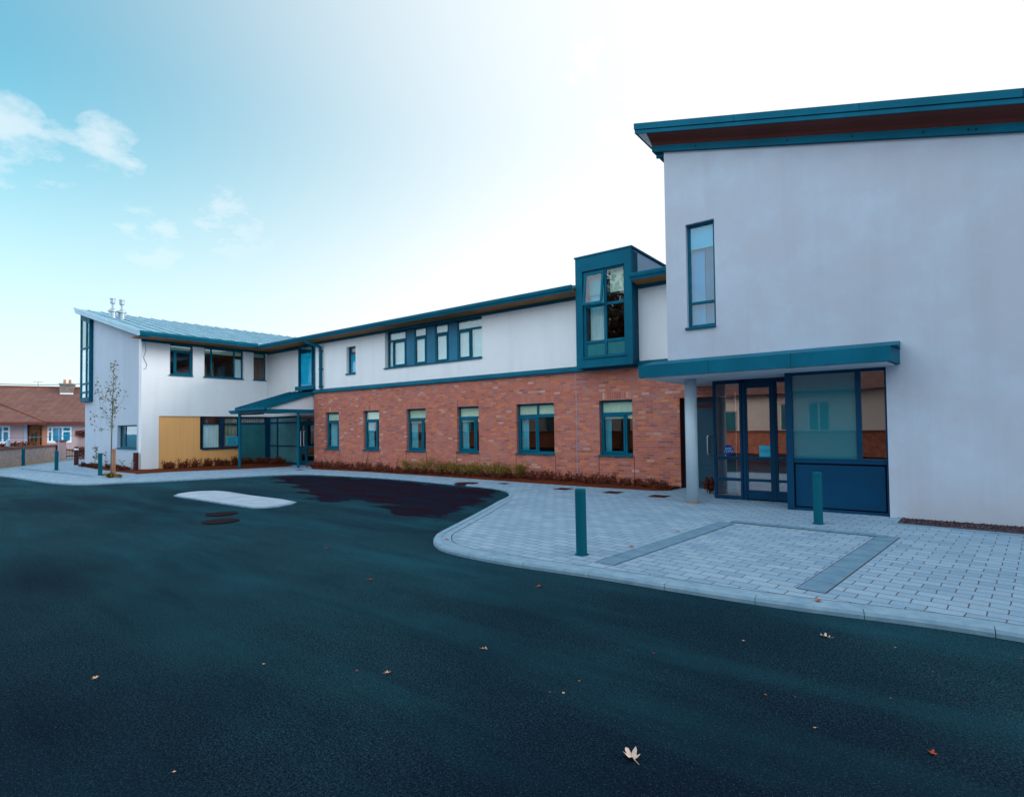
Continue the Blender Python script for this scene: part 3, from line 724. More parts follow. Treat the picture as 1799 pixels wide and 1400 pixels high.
it = MB()
M['interior_warm'] = paint('brown_interior', (.62, .27, .13), .3, .8)
it.quad((XW-.32, YG+.35, .04), (XW-.32, 20, .04), (-31.5, 20, .04), (-31.5, YG+.35, .04))
for z in (2.9, 3.6, 5.7):
    it.quad((XW-.32, YG+.35, z), (XW-.32, 20, z), (-34.3, 20, z), (-34.3, YG+.35, z))
it.quad((-30.6, YG+.35, .04), (-30.6, 20, .04), (-30.6, 20, 5.7), (-30.6, YG+.35, 5.7))
it.quad((XW-.32, 11.65, 3.6), (-30.6, 11.65, 3.6), (-30.6, 11.65, 5.7), (XW-.32, 11.65, 5.7))
it.build('interior', M['interior_warm'], B, recalc=False)

# ================================================================== right-hand tower block (same building)
TL, TRX = -4.75, 7.5
def rz_(x): return 8.50-(x+5.25)*.2600
def wtop(x): return 7.97-(x+4.75)*.2600
uw = (-4.29, -3.67, 3.82, 6.10)
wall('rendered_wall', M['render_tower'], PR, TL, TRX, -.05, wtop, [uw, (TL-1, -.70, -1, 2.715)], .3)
sw = MB()
sw.prism([(YR+.301, 2.715), (24, 2.715), (24, wtop(TL)-.01), (YR+.301, wtop(TL)-.01)], lambda y, z: (TL, y, z), lambda y, z: (TL+.25, y, z))
sw.prism([(YR+.301, 0), (24, 0), (24, wtop(TRX)-.01), (YR+.301, wtop(TRX)-.01)], lambda y, z: (TRX-.25, y, z), lambda y, z: (TRX, y, z))
sw.prism([(TL+.26, 0), (TRX-.26, 0), (TRX-.26, wtop(TRX)-.02), (TL+.26, wtop(TL)-.02)], lambda x, z: (x, 23.7, z), lambda x, z: (x, 24, z))
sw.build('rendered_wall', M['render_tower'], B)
tw = window(PR, *uw, [], [(4.36, .06)], d=.1, fw=.06, mat='teal', glassm='glass_blue')
b = MB(); b.box(uw[0]+.05, uw[1]-.05, .15, .156, 5.56, 6.05, PR); b.build('blind', M['net'], tw)
curtain_mb(PR, uw[0]+.36, uw[1]-.04, .20, 3.85, 5.6, 5, .03).build('curtain', M['curtain'], tw, smooth=True)
b = MB(); b.box(uw[0]+.05, uw[0]+.34, .22, .226, 3.85, 5.6, PR); b.build('blind', M['sky_reflection'], tw)  # cyan panel standing in for the sky reflected in the pane
# roof and eaves
RF = YR-.40
rx0, rx1 = -5.27, TRX+.4
tr = MB(); tr.prism([(rx0+.05, rz_(rx0+.05)), (rx1, rz_(rx1)), (rx1, rz_(rx1)-.10), (rx0+.05, rz_(rx0+.05)-.10)], lambda x, z: (x, RF+.02, z), lambda x, z: (x, 24.5, z))
trf = tr.build('roof', M['roof_metal'], B)
fa = MB()
def strip(mb, x0, x1, y0, y1, dz0, dz1):
    mb.prism([(x0, rz_(x0)+dz0), (x1, rz_(x1)+dz0), (x1, rz_(x1)+dz1), (x0, rz_(x0)+dz1)], lambda x, z: (x, y0, z), lambda x, z: (x, y1, z))
strip(fa, rx0, rx1, RF-.03, RF+.019, -.115, .02); strip(fa, rx0+.012, rx1, RF-.012, RF+.018, -.205, -.128)
fa.box(rx0, rx0+.04, RF+.02, 24.5, rz_(rx0)-.115, rz_(rx0)+.02); fa.box(rx0+.012, rx0+.05, RF+.02, 24.5, rz_(rx0)-.205, rz_(rx0)-.128)
fa.build('fascia', M['teal'], B)
so_ = MB()
# cove under the front eave; its curve and dark red carry the shading there
prof = [(RF+.02, -.20), (RF+.10, -.235), (RF+.2, -.262), (RF+.28, -.30), (YR-.07, -.36), (YR-.07, -.30), (RF+.02, -.15)]
n = len(prof); xa, xb = -5.0, rx1
so_.prism([(p[0], p[1]) for p in prof], lambda y, dz: (xa, y, rz_(xa)+dz), lambda y, dz: (xb, y, rz_(xb)+dz))
so_.build('soffit', M['soffit_dark'], B)
wsf = MB(); wsf.quad((rx0+.05, RF+.02, rz_(rx0)-.2), (xa, RF+.02, rz_(xa)-.2), (xa, YR+.0, rz_(xa)-.36), (rx0+.05, 24.4, rz_(rx0)-.22)); wsf.quad((rx0+.05, 24.4, rz_(rx0)-.22), (xa, YR, rz_(xa)-.36), (TL, YR+.1, rz_(xa)-.36), (TL, 24.4, rz_(rx0)-.22))
wsf.build('soffit', M['white_soffit'], B)
bd = MB(); strip(bd, xa, rx1, YR-.07, YR-.003, -.53+.03, -.36)
bd.box(xa, xa+.05, YR-.003, 24.3, rz_(xa)-.5, rz_(xa)-.36); bd.box(xa+.05, TL+.0, YR+.05, YR+.10, rz_(xa)-.62, rz_(xa)-.5)
bd.build('frieze_board', M['teal'], B)
for x in (-4.0, -2.2, -1.1, -.05, .55, .65):
    bo = MB(); bo.tube([(x, YR-.071, rz_(x)-.43), (x, YR-.082, rz_(x)-.43)], .014, 8); bo.build('screw', M['iron'], B)
for x in (-3.1, -.95, 1.2, 3.4):
    jn = MB(); jn.box(x-.004, x+.004, RF-.0315, RF-.029, rz_(x)-.113, rz_(x)+.018); jn.build('panel_joint', M['iron'], B)
# entrance canopy slab
cn = MB()
cz0, cz1 = 2.715, 2.985
ring = [(-5.10, 11.20), (-.585, 11.20), (-.485, YR-.003), (TL-.0, YR-.003), (TL, YM-.085), (-5.10, YM-.085)]
cn.prism(ring, lambda x, y: (x, y, cz0+.012), lambda x, y: (x, y, cz1))
cn2 = cn.build('entrance_canopy', M['teal'], B)
c3 = MB(); c3.prism([(-5.03, 11.27), (-.65, 11.27), (-.56, YR-.003), (-.705, YR-.003), (-.705, 12.19), (-2.395, 12.19), (-2.395, YM-.003), (-5.03, YM-.003)], lambda x, y: (x, y, cz0-.012), lambda x, y: (x, y, cz0+.0115)); c3.build('canopy_ceiling', M['white_soffit'], cn2)
c3 = MB(); c3.prism([(11.22, cz1+.001), (YR-.003, cz1+.001), (YR-.003, 3.13), (YR-.1, 3.13)], lambda y, z: (-5.05, y, z), lambda y, z: (-.475, y, z)); c3.build('canopy_flashing', M['teal'], cn2)
cl = MB(); cl.tube([(-4.27, 12.05, -.02), (-4.27, 12.05, 2.71)], .128, 28); co_ = cl.build('column', M['column'], cn2, smooth=True)
cl = MB(); cl.tube([(-4.27, 12.05, 0), (-4.27, 12.05, .015)], .15, 28); cl.build('column_base', M['soffit'], cn2)
for x in (-3.6, -2.1):
    jn = MB(); jn.box(x-.003, x+.003, 11.198, 11.201, cz0+.014, cz1-.002); jn.build('panel_joint', M['iron'], cn2)
# panelled screen
YP = YR+.1
PP = lambda u, d, z: (u, YP+d, z)
s = MB()
s.box(-2.385, -2.26, -.03, .1, 0, 2.70, PP); s.box(-.735, -.703, 0, .1, 0, 2.70, PP)
s.box(-2.26, -.735, 0, .1, 2.645, 2.70, PP); s.box(-1.19, -1.10, .0, .1, 1.02, 2.645, PP); s.box(-2.26, -.735, -.008, .1, .925, 1.02, PP)
s.box(-2.26, -.735, .0, .1, 0, .05, PP)
ps = s.build('glazed_screen', M['navy'], B, bevel=.004)
g = MB(); g.box(-2.235, -.76, .02, .06, .075, .895, PP); g.build('spandrel_panel', M['navy'], ps, bevel=.003)
g = MB(); g.box(-2.26, -.735, .05, .09, .05, .925, PP); g.build('spandrel_backing', M['iron'], ps)
x = Mat('glossy_teal_film_glass', (.015, .16, .20), .02, 0, 1.0)
x.b.inputs['IOR'].default_value = 1.6
M['film'] = x.m
g = MB(); g.box(-2.26, -1.19, .04, .05, 1.02, 2.645, PP); g.build('obscured_pane', M['film'], ps)
g = MB(); g.box(-1.10, -.735, .04, .05, 1.02, 2.645, PP); g.build('pane', M['door_glass'], ps)
# glazed entrance doors
YD = 13.05
PD = lambda u, d, z: (u, YD+d, z)
ux = lambda px: at_y(px, 780, YD).x
def zpx(py, px=1310): return at_y(px, py, YD).z
o7 = lambda X: 1180+X/5.386
uL, uA, uB2, uC, uD_, uE = ux(o7(395)), ux(o7(645)), ux(o7(700)), ux(o7(930)), ux(o7(985)), -2.38
s = MB()
for a, b in ((uL, uL+.06), (uA, uA+.05), (uB2-.05, uB2)): s.box(a, b, 0, .1, 0, 2.70, PD)
s.box(uA+.052, uB2-.052, .02, .08, 0, 2.70, PD)
s.box(uL+.06, uE, 0, .1, 2.62, 2.70, PD)
for z in (.93, .45, .05): s.box(uL+.06, uA, .005, .095, z-.035, z+.035, PD)
es = s.build('glazed_screen', M['navy'], B, bevel=.004)
s = MB()
for a, b in ((uB2+.002, uC+.002), (uD_, uE+.5)):
    s.box(a, a+.035, .01, .09, .02, 2.615, PD); 
s.box(uC, uD_-.005, .01, .09, .02, 2.615, PD)
s.box(uB2+.037, uC, .012, .088, 2.5, 2.615, PD)
for z, t in ((.93, .06), (.45, .06), (.13, .2)):
    s.box(uB2+.037, uC, .012, .088, z-t/2, z+t/2, PD); s.box(uD_+.035, uE, .012, .088, z-t/2, z+t/2, PD)
ed = s.build('entrance_door', M['navy'], B, bevel=.004)
g = MB(); g.box(uL+.06, uA, .04, .046, .08, 2.62, PD); g.build('pane', M['door_glass'], es)
g = MB(); g.box(uB2+.037, uC, .04, .046, .2, 2.5, PD); g.box(uD_+.035, uE, .04, .046, .2, 2.6, PD); g.build('pane', M['door_glass'], ed)
s = MB(); s.box(uL+.06, uE, -.004, .1, 2.702, 2.76, PD); s.build('head_rail', M['soffit_dark'], es)
# door handles seen through the glass (tall pulls inside the lobby)
h = MB(); hx = ux(o7(545)); h.tube([(hx, YD+.6, .15), (hx, YD+.6, 2.45)], .02, 8); h.build('pull_bar', M['steel'], es)
# lobby
it = MB()
it.quad((-4.0, YD+.12, 2.70), (1, YD+.12, 2.70), (1, 19, 2.70), (-4.0, 19, 2.70)); it.quad((-4.0, YD+.12, .02), (1, YD+.12, .02), (1, 19, .02), (-4.0, 19, .02))
it.quad((-4.0, YM+.5, .02), (1, YM+.5, .02), (1, YM+.5, 2.7), (-4.0, YM+.5, 2.7)); it.quad((1, YP+.12, .02), (1, 19, .02), (1, 19, 2.7), (1, YP+.12, 2.7))
it.quad((-2.3, YP+.12, 2.702), (1, YP+.12, 2.702), (1, YD+.2, 2.702), (-2.3, YD+.2, 2.702)); it.quad((-2.3, YP+.12, .022), (1, YP+.12, .022), (1, YD+.12, .022), (-2.3, YD+.12, .022))
it.quad((TL+.27, YR+.33, 3.5), (-1.5, YR+.33, 3.5), (-1.5, 16, 3.5), (TL+.27, 16, 3.5)); it.quad((TL+.27, 15, 3.5), (-1.5, 15, 3.5), (-1.5, 15, 6.8), (TL+.27, 15, 6.8))
it.build('interior', M['interior'], B, recalc=False)
# steel side door
YK = 14.9
dxa, dxb = -5.30, -4.10
PK = lambda u, d, z: (u, YK+d, z)
s = MB(); s.box(DOOR[0]+.004, DOOR[1]-.004, 0, .06, 2.34, 2.415, PK); s.box(DOOR[0]+.004, DOOR[0]+.09, 0, .06, 0, 2.34, PK); s.box(DOOR[1]-.09, DOOR[1]-.004, 0, .06, 0, 2.34, PK)
s.box(DOOR[0]+.094, DOOR[1]-.094, .012, .055, .03, 2.335, PK); s.box(DOOR[0]+.004, DOOR[1]-.004, -.05, .06, -.02, .03, PK)
sdr = s.build('steel_door', M['door_teal'], B, bevel=.003)
s = MB()
for z in (.62, .90, .66): pass
for z0_, z1_ in ((.10, .56), (.62, .88)): s.box(-5.3, -4.2, .004, .014, z0_, z1_, PK)
s.build('kick_plate', M['door_teal'], sdr, bevel=.003)
s = MB(); s.box(-5.2, -4.35, -.03, .012, 2.17, 2.24, PK); s.build('door_closer', M['soffit_dark'], sdr)
h = MB(); hx = at_y(1244.5, 780, YK).x
h.tube([(hx+.12, YK+.01, 1.40), (hx+.02, YK-.06, 1.40), (hx, YK-.06, 1.37), (hx, YK-.06, .93), (hx+.02, YK-.06, .90), (hx+.12, YK+.01, .90)], .017, 8); h.build('handle', M['steel'], sdr)
s = MB(); s.box(DOOR[0], DOOR[0]+.004, YM+.0, YK, -.02, 2.42); s.build('door_reveal', M['soffit_dark'], B)

# ---- notices
def text_mesh(body, size, P, parent, mat, name='lettering'):
    cu = bpy.data.curves.new('t', 'FONT'); cu.body = body; cu.size = size; cu.align_x = 'CENTER'; cu.align_y = 'CENTER'; cu.extrude = 0; cu.space_line = .85
    to = bpy.data.objects.new('t', cu); COL.objects.link(to)
    bpy.context.view_layer.update()
    me = bpy.data.meshes.new_from_object(to.evaluated_get(bpy.context.evaluated_depsgraph_get()))
    bpy.data.objects.remove(to)
    mb = MB(); mb.add([P(v.co.x, v.co.y) for v in me.vertices], [tuple(p.vertices) for p in me.polygons])
    return mb.build(name, mat, parent, recalc=False)
M['blue_sign'] = paint('blue_sticker', (.004, .010, .20), .05, .5)
M['cyan_sign'] = paint('cyan_notice', (.02, .42, .60), .05, .6)
M['sign_text'] = paint('pale_lettering', (.25, .6, .75), .02, .6)
M['dark_text'] = paint('dark_lettering', (.03, .05, .10), .02, .6)
p = at_y(1279, 790.5, YD-.012); r_ = .115
st = MB(); st.tube([(p.x, YD-.004, p.z), (p.x, YD-.012, p.z)], r_, 32)
st = MB(); st.tube([(p.x, YD+.030, p.z), (p.x, YD+.038, p.z)], r_, 32); st_o = st.build('round_sticker', M['blue_sign'], None)
tag(st_o, 'round blue sticker with pale lettering on the entrance glass behind the column', 'sticker')
text_mesh('KEEP\nCLEAR', .072, lambda a, b: (p.x+a, YD+.028, p.z+b), st_o, M['sign_text'])
p2 = at_y(1344, 792, YD); nt = MB(); nt.box(p2.x-.125, p2.x+.118, YD+.030, YD+.038, p2.z-.13, p2.z+.115)
nt_o = tag(nt.build('notice', M['cyan_sign'], None), 'square cyan notice stuck on the glass entrance door', 'notice')
text_mesh('AUTOMATIC\nDOOR', .042, lambda a, b: (p2.x+a, YD+.028, p2.z-.01+b), nt_o, M['dark_text'])
# notice in the wing window: its four lines are too small to read in the photo, so only their strokes are kept
ya, yb = at_x(397, 774, XW).y, at_x(417.5, 774, XW).y
za, zb_ = at_x(407, 782.5, XW).z, at_x(407, 766.5, XW).z
ns = MB(); ns.box(XW+.0, XW+.02, ya, yb, za, zb_)
ns_o = tag(ns.build('notice_board', M['cyan_sign'], None, bevel=.004), 'pale blue lettered notice board in front of the slatted window by the left canopy', 'sign')
ln = MB(); hh = zb_-za
for k, (t0, t1, words) in enumerate(((.14, .88, 2), (.22, .72, 2), (.14, .88, 2), (.14, .86, 3))):
    zc = zb_-hh*(.2+.21*k); L = (t1-t0)/words
    for w_ in range(words):
        a = ya+(yb-ya)*(t0+L*w_+.012); b = ya+(yb-ya)*(t0+L*(w_+1)-.02)
        nl = 6
        for q in range(nl):
            a2 = a+(b-a)*q/nl; b2 = a+(b-a)*(q+.72)/nl
            ln.box(XW+.0205, XW+.0225, a2, b2, zc-.024*(1 if q % 3 else .8), zc+.024)
ln.build('lettering', M['dark_text'], ns_o)

# ================================================================== GROUND
def structure(o): return tag(o, kind='structure')
ROADZ = -.055
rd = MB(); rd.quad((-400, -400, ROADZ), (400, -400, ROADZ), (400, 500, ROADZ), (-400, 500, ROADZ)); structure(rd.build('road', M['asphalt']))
kp = [(-70, 834), (0, 837), (60, 846), (100, 851), (145, 853), (200, 850), (300, 846), (420, 839), (500, 835), (545, 834.5), (620, 838), (700, 843), (800, 853), (850, 857), (885, 863), (894, 869), (892, 876), (875, 884), (860, 893), (820, 915), (780, 936), (766, 944), (761, 953), (766, 963), (790, 973), (840, 984), (900, 995), (1050, 1017), (1200, 1042), (1400, 1073), (1600, 1098), (1799, 1128)]
kpts = [at_z(x, y, ROADZ).xy for x, y in kp]
kpts = [Vector((-60, 2.5))]+kpts+[Vector((2.5, 5.95)), Vector((12, 6.6))]
def catmull(P, n=8):
    out = []
    for i in range(len(P)-1):
        p0, p1, p2, p3 = P[max(i-1, 0)], P[i], P[i+1], P[min(i+2, len(P)-1)]
        for k in range(n):
            t = k/n
            out.append(.5*((2*p1)+(-p0+p2)*t+(2*p0-5*p1+4*p2-p3)*t*t+(-p0+3*p1-3*p2+p3)*t*t*t))
    out.append(P[-1]); return out
def smooth(P, it=2):
    for _ in range(it): P = [P[0]]+[(P[i-1]+2*P[i]+P[i+1])/4 for i in range(1, len(P)-1)]+[P[-1]]
    return P
kc = smooth(catmull(kpts, 6), 4)
# resample at .1 m between x=-32 and 3, coarser elsewhere
def resample(P, step):
    out = [P[0]]; acc = 0
    for i in range(1, len(P)):
        a, b = P[i-1], P[i]; d = (b-a).length; t = step-acc
        while t <= d and d > 0:
            out.append(a+(b-a)*(t/d)); t += step
        acc = (acc+d) % step
    out.append(P[-1]); return out
kc = resample(kc, .15)
def offs(P, w):
    o = []
    for i, p in enumerate(P):
        t = (P[min(i+1, len(P)-1)]-P[max(i-1, 0)]).normalized(); o.append(p+Vector((-t.y, t.x))*w)
    return o
kin = offs(kc, .13); kin2 = offs(kc, .02)
kb = MB(); seg = 6
i = 0
while i < len(kc)-1:
    j = min(i+seg, len(kc)-1)
    idx = list(range(i, j+1)); pts = []
    for q, k in enumerate(idx):
        a, c, b = kc[k], kin2[k], kin[k]
        if q == 0 and k > 0: t = (kc[k+1 if k+1 < len(kc) else k]-kc[k])*.04; a, b, c = a+t, b+t, c+t
        pts += [(*a, ROADZ-.02), (*a, ROADZ+.035), (*c, .006), (*b, .008)]
    fs = []
    for q in range(len(idx)-1):
        for e in range(3): fs.append((4*q+e, 4*q+4+e, 4*q+5+e, 4*q+1+e))
    fs += [(0, 1, 2, 3), tuple(4*(len(idx)-1)+e for e in (3, 2, 1, 0))]
    kb.add(pts, fs); i = j
structure(kb.build('kerb', M['kerb']))
kin3 = offs(kc, .125)
pv = MB()
poly = [(p.x, p.y, 0) for p in kin3]+[(12, 30, 0), (-60, 30, 0)]
pv.add(poly, [tuple(range(len(poly)))]); structure(pv.build('pavement', M['paving'], recalc=False))
M['joint'] = paint('dark_paving_joint', (.05, .035, .04), .2, .9)
bn = MB(); bj = MB()
def strip_px(pts, w, z, blk=.40):
    a, b = (at_z(x, y, 0).xy for x, y in pts); t = (b-a).normalized(); nn = Vector((-t.y, t.x)); L = (b-a).length
    ring = lambda p, q, h: [(*(p+nn*h), 0), (*(p-nn*h), 0), (*(q-nn*h), 0), (*(q+nn*h), 0)]
    bj.quad(*[(x_, y_, z-.002) for x_, y_, _ in ring(a, b, w/2+.008)])
    k = max(1, round(L/blk)); d = L/k
    for i in range(k): bn.quad(*[(x_, y_, z) for x_, y_, _ in ring(a+t*(d*i+.004), a+t*(d*(i+1)-.004), w/2-.004)])
strip_px([(1062, 990), (1277, 918)], .27, .005); strip_px([(1424, 1038), (1562, 942)], .27, .0055)
strip_px([(1285, 916), (1560, 943)], .2, .009)
strip_px([(36, 823), (160, 836)], .2, .005)
structure(bn.build('paving_band', M['paving_band'], recalc=False)); structure(bj.build('paving_joint', M['joint'], recalc=False))
# outer soldier row following the kerb
rw = MB(); bj2 = MB(); ra = offs(kc, .145); rb = offs(kc, .27)
for i in range(len(kc)-1):
    if kc[i].x > -8.2 and kc[i].x < 4: rw.quad((*ra[i], .003), (*rb[i], .003), (*rb[i+1], .003), (*ra[i+1], .003))
ra, rb = offs(kc, .27), offs(kc, .284)
for i in range(len(kc)-1):
    if -8.2 < kc[i].x < 4: bj2.quad((*ra[i], .0035), (*rb[i], .0035), (*rb[i+1], .0035), (*ra[i+1], .0035))
structure(bj2.build('paving_joint', M['joint'], recalc=False))
structure(rw.build('kerb_channel', M['kerb'], recalc=False))
# island
il = [(305, 872), (313, 868.5), (330, 866), (350, 864.3), (378, 863.7), (400, 865.5), (440, 872), (500, 879.5), (521, 883.5), (512, 887), (490, 891), (465, 893.5), (445, 893.5), (420, 890), (380, 884), (340, 877.5), (315, 874)]
ip = [at_z(x, y, ROADZ).xy for x, y in il]
ctr = sum(ip, Vector((0, 0)))/len(ip)
ib = MB(); n = len(ip)
pts = [(*p, ROADZ-.01) for p in ip]+[(*p, ROADZ+.025) for p in ip]+[(*(p+(ctr-p)*.05), ROADZ+.04) for p in ip]
ib.add(pts, [(i, (i+1) % n, n+(i+1) % n, n+i) for i in range(n)]+[(n+i, n+(i+1) % n, 2*n+(i+1) % n, 2*n+i) for i in range(n)])
structure(ib.build('island_kerb', M['kerb']))
ib = MB(); ib.add([(*(p+(ctr-p)*.05), ROADZ+.04) for p in ip], [tuple(range(n))]); structure(ib.build('traffic_island', M['island'], recalc=False))
# the newer, damp asphalt in the turning bay: irregular outline
dpx = [(470, 838), (545, 836), (620, 839.5), (700, 844.5), (800, 854.5), (850, 858.5), (880, 863), (876, 869), (862, 874), (852, 884), (835, 889), (826, 893), (815, 898), (795, 902), (775, 905), (783, 910), (765, 913), (742, 908), (720, 909), (692, 905), (676, 902), (684, 895), (664, 886), (640, 881), (618, 879), (600, 882), (575, 884), (552, 885), (560, 878), (540, 874), (548, 868), (520, 866), (535, 860), (500, 856), (520, 851), (478, 848), (500, 844)]
dq = [at_z(x, y, ROADZ).xy for x, y in dpx]
def inset(p):
    best = 9; ins = False
    for i in range(len(dq)):
        a, b = dq[i], dq[(i+1) % len(dq)]; t = max(0, min(1, (p-a).dot(b-a)/(b-a).length_squared)); best = min(best, (p-a-(b-a)*t).length)
        if (a.y > p.y) != (b.y > p.y) and p.x < (b.x-a.x)*(p.y-a.y)/(b.y-a.y)+a.x: ins = not ins
    return best if ins else -best
dmin = V0 = Vector((min(p.x for p in dq)-1.2, min(p.y for p in dq)-1.2)); dmax = Vector((max(p.x for p in dq)+1.2, max(p.y for p in dq)+1.2))
gx, gy = 80, 44
P_ = [Vector((dmin.x+(dmax.x-dmin.x)*i/gx, dmin.y+(dmax.y-dmin.y)*j/gy)) for j in range(gy+1) for i in range(gx+1)]
ds = [inset(p) for p in P_]
fs = []
for j in range(gy):
    for i in range(gx):
        q = (j*(gx+1)+i, j*(gx+1)+i+1, (j+1)*(gx+1)+i+1, (j+1)*(gx+1)+i)
        if max(ds[k] for k in q) > -1.1: fs.append(q)
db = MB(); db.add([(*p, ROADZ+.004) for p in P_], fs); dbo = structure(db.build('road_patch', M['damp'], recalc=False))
at_ = dbo.data.attributes.new('inset', 'FLOAT', 'POINT')
for k, v in enumerate(ds): at_.data[k].value = v
# planting beds
beds = MB()
def mound(mb, pts_front, pts_back, h=.07, n=40):
    def lerp(P, t):
        s_ = t*(len(P)-1); i = min(int(s_), len(P)-2); return P[i]+(P[i+1]-P[i])*(s_-i)
    rows = []
    for k in range(n+1):
        a, b = lerp(pts_front, k/n), lerp(pts_back, k/n)
        rows.append([(*(a+(b-a)*q), .004+h*math.sin(min(1, q*1.6)*math.pi/2)*random.uniform(.6, 1.2)*(q > 0)) for q in (0, .15, .4, .7, 1)])
    pts = [p for r in rows for p in r]
    mb.add(pts, [(5*i+j, 5*i+j+1, 5*i+5+j+1, 5*i+5+j) for i in range(n) for j in range(4)])
G = lambda x, y: at_z(x, y, 0).xy
V2 = lambda x, y: Vector((x, y))
mound(beds, [G(546, 824), G(640, 828.5), G(800, 839), G(1000, 853), G(1150, 862), V2(-5.55, 13.85)], [V2(-22.3, YM-.004), V2(-5.5, YM-.004)], n=80)
mound(beds, [G(238, 833), G(300, 829), G(420, 824), G(500, 820), G(511, 818.5)], [V2(XW, 9.2), V2(XW-.04, 13), V2(XW-.04, 14.9), V2(-25.9, 14.98), V2(-25.0, 14.98)], n=40)
mound(beds, [G(137, 818), G(170, 824), G(205, 829), G(240, 832)], [V2(-34.8, YG-.003), V2(XW+.1, YG-.003)], n=30)
structure(beds.build('planting_bed', M['soil'], smooth=True))
gv = MB(); g0, g1, g2, g3 = G(1571, 921), G(1799, 941), V2(3, 11.6), V2(3, YR-.003)
gp = [g0, G(1799, 941.5), V2(7.4, 11.42), V2(7.4, YR-.004), V2(-.56, YR-.004)]
gv.add([(*p, .006) for p in gp], [tuple(range(5))]); structure(gv.build('gravel_strip', M['gravel'], recalc=False))
ge = MB()
for a, b in ((g0, V2(-.56, YR-.01)), (g0, gp[1]), (gp[1], gp[2])):
    t = (b-a).normalized(); nn = V2(-t.y, t.x)*.03
    ge.add([(*(a-nn), 0), (*(b-nn), 0), (*(b+nn), 0), (*(a+nn), 0), (*(a-nn), .02), (*(b-nn), .02), (*(b+nn), .02), (*(a+nn), .02)], [(4, 5, 6, 7), (0, 1, 5, 4), (1, 2, 6, 5), (2, 3, 7, 6), (3, 0, 4, 7)])
structure(ge.build('gravel_edging', M['kerb']))
# stones in the gravel strip
sg = MB()
for _ in range(900):
    x = random.uniform(-.5, 1.6); y = random.uniform(11.45, YR-.03)
    ylim = (g0.y+(gp[1].y-g0.y)*(x-g0.x)/(gp[1].x-g0.x))
    if y < ylim+.04: continue
    r = random.uniform(.010, .028)
    c = Vector((x, y, .01)); pts = [c+Vector((random.uniform(.6, 1)*r*a, random.uniform(.6, 1)*r*b, random.uniform(.5, .9)*r*e)) for a, b, e in ((1, 0, 0), (-1, 0, 0), (0, 1, 0), (0, -1, 0), (0, 0, 1), (0, 0, -1))]
    sg.add(pts, [(0, 2, 4), (2, 1, 4), (1, 3, 4), (3, 0, 4), (2, 0, 5), (1, 2, 5), (3, 1, 5), (0, 3, 5)])
tag(sg.build('gravel', M['gravel'], recalc=False), 'loose dark gravel at the foot of the tower wall', 'gravel', kind='stuff')

# ================================================================== STREET FURNITURE
M['bollard'] = paint('teal_bollard_paint', (.002, .10, .145), .1, .6, .08)
def bollard():
    t = thing('bollard', '', 'bollard', local=True, group='round teal steel bollards on the pavement')
    b = MB(); b.tube([(0, 0, -.05), (0, 0, .845), (0, 0, .868), (0, 0, .872)], [.072, .072, .068, .058], 24); b.build('post', M['bollard'], t, smooth=False)
    b = MB(); b.tube([(0, 0, .80), (0, 0, .806)], .0735, 24); b.tube([(0, 0, .001), (0, 0, .006)], .095, 24); b.build('collar', M['teal_dark'], t)
    return t
b0 = bollard()
spots = [((1022, 976), 'tall teal bollard standing alone in the middle of the paved forecourt'), ((1438, 922), 'teal bollard in front of the dark panelled screen right of the entrance'),
         ((176, 837), 'teal bollard just left of the young staked tree'), ((99, 828), 'teal bollard in front of the end of the garden wall'), ((41, 820), 'leftmost teal bollard, against the middle of the garden wall')]
for i, ((x, y), lb) in enumerate(spots):
    o = b0 if i == 0 else dup(b0, (0, 0, 0))
    o.location = at_z(x, y-2, 0); o['label'] = lb; o.rotation_euler = (R(random.uniform(-.6, .6)), R(random.uniform(-.6, .6)), random.uniform(0, 6))
s = MB(); s.prism([(-.02, .13), (.02, .13), (.02, .18), (-.02, .18)], lambda a, z: (a*.8-.045, -.0585, z), lambda a, z: (a*.8-.045, -.06, z))
M['red_tag'] = paint('red_sticker', (.35, .05, .04), .1, .5)
def dark_bollard(lamp):
    t = thing('dark_bollard', '', 'bollard', local=True)
    b = MB(); b.tube([(0, 0, -.05), (0, 0, .78), (0, 0, .785)], [.1, .1, .09], 20); b.build('post', M['plastic_dark'], t)
    if lamp:
        b = MB(); b.tube([(0, 0, .785), (0, 0, .88)], .095, 20); b.build('lamp_band', M['net'], t)
        b = MB(); b.tube([(0, 0, .88), (0, 0, .95), (0, 0, .97)], [.1, .1, .05], 20); b.build('cap', M['plastic_dark'], t)
    else:
        b = MB(); b.tube([(0, 0, .785), (0, 0, .80)], .105, 20); b.build('cap', M['plastic_dark'], t)
    return t
o = dark_bollard(True); o.location = at_z(134, 817, 0); o['label'] = 'dark maroon bollard light with a white band, by the garden gate'
o = dark_bollard(False); o.location = at_z(238.5, 828, 0); o['label'] = 'dark maroon bollard at the corner below the small square window'
# covers
def cover(name, label, px, w, d, mat, shape='square', z=.006, cat='drain cover', group=None):
    p = at_z(*px, 0); mb = MB(); n = 24 if shape == 'round' else 4
    if n == 4: mb.box(p.x-w/2, p.x+w/2, p.y-d/2, p.y+d/2, z-.012, z); mb.box(p.x-w/2+.03, p.x+w/2-.03, p.y-d/2+.03, p.y+d/2-.03, z, z+.004)
    else: mb.tube([(p.x, p.y, z-.012), (p.x, p.y, z)], w/2, 28); mb.tube([(p.x, p.y, z), (p.x, p.y, z+.004)], w/2-.04, 28)
    return tag(mb.build(name, mat), label, cat, group)
M['cover'] = paint('rusty_cover', (.05, .014, .012), .3, .8, .08)
cover('manhole_cover', 'round dark manhole cover on the path below the green shrubs', (819, 849), .75, 0, M['cover'], 'round', cat='manhole cover')
cover('drain_cover', 'small square drain cover just right of the round manhole', (886, 849.5), .28, .28, M['cover'])
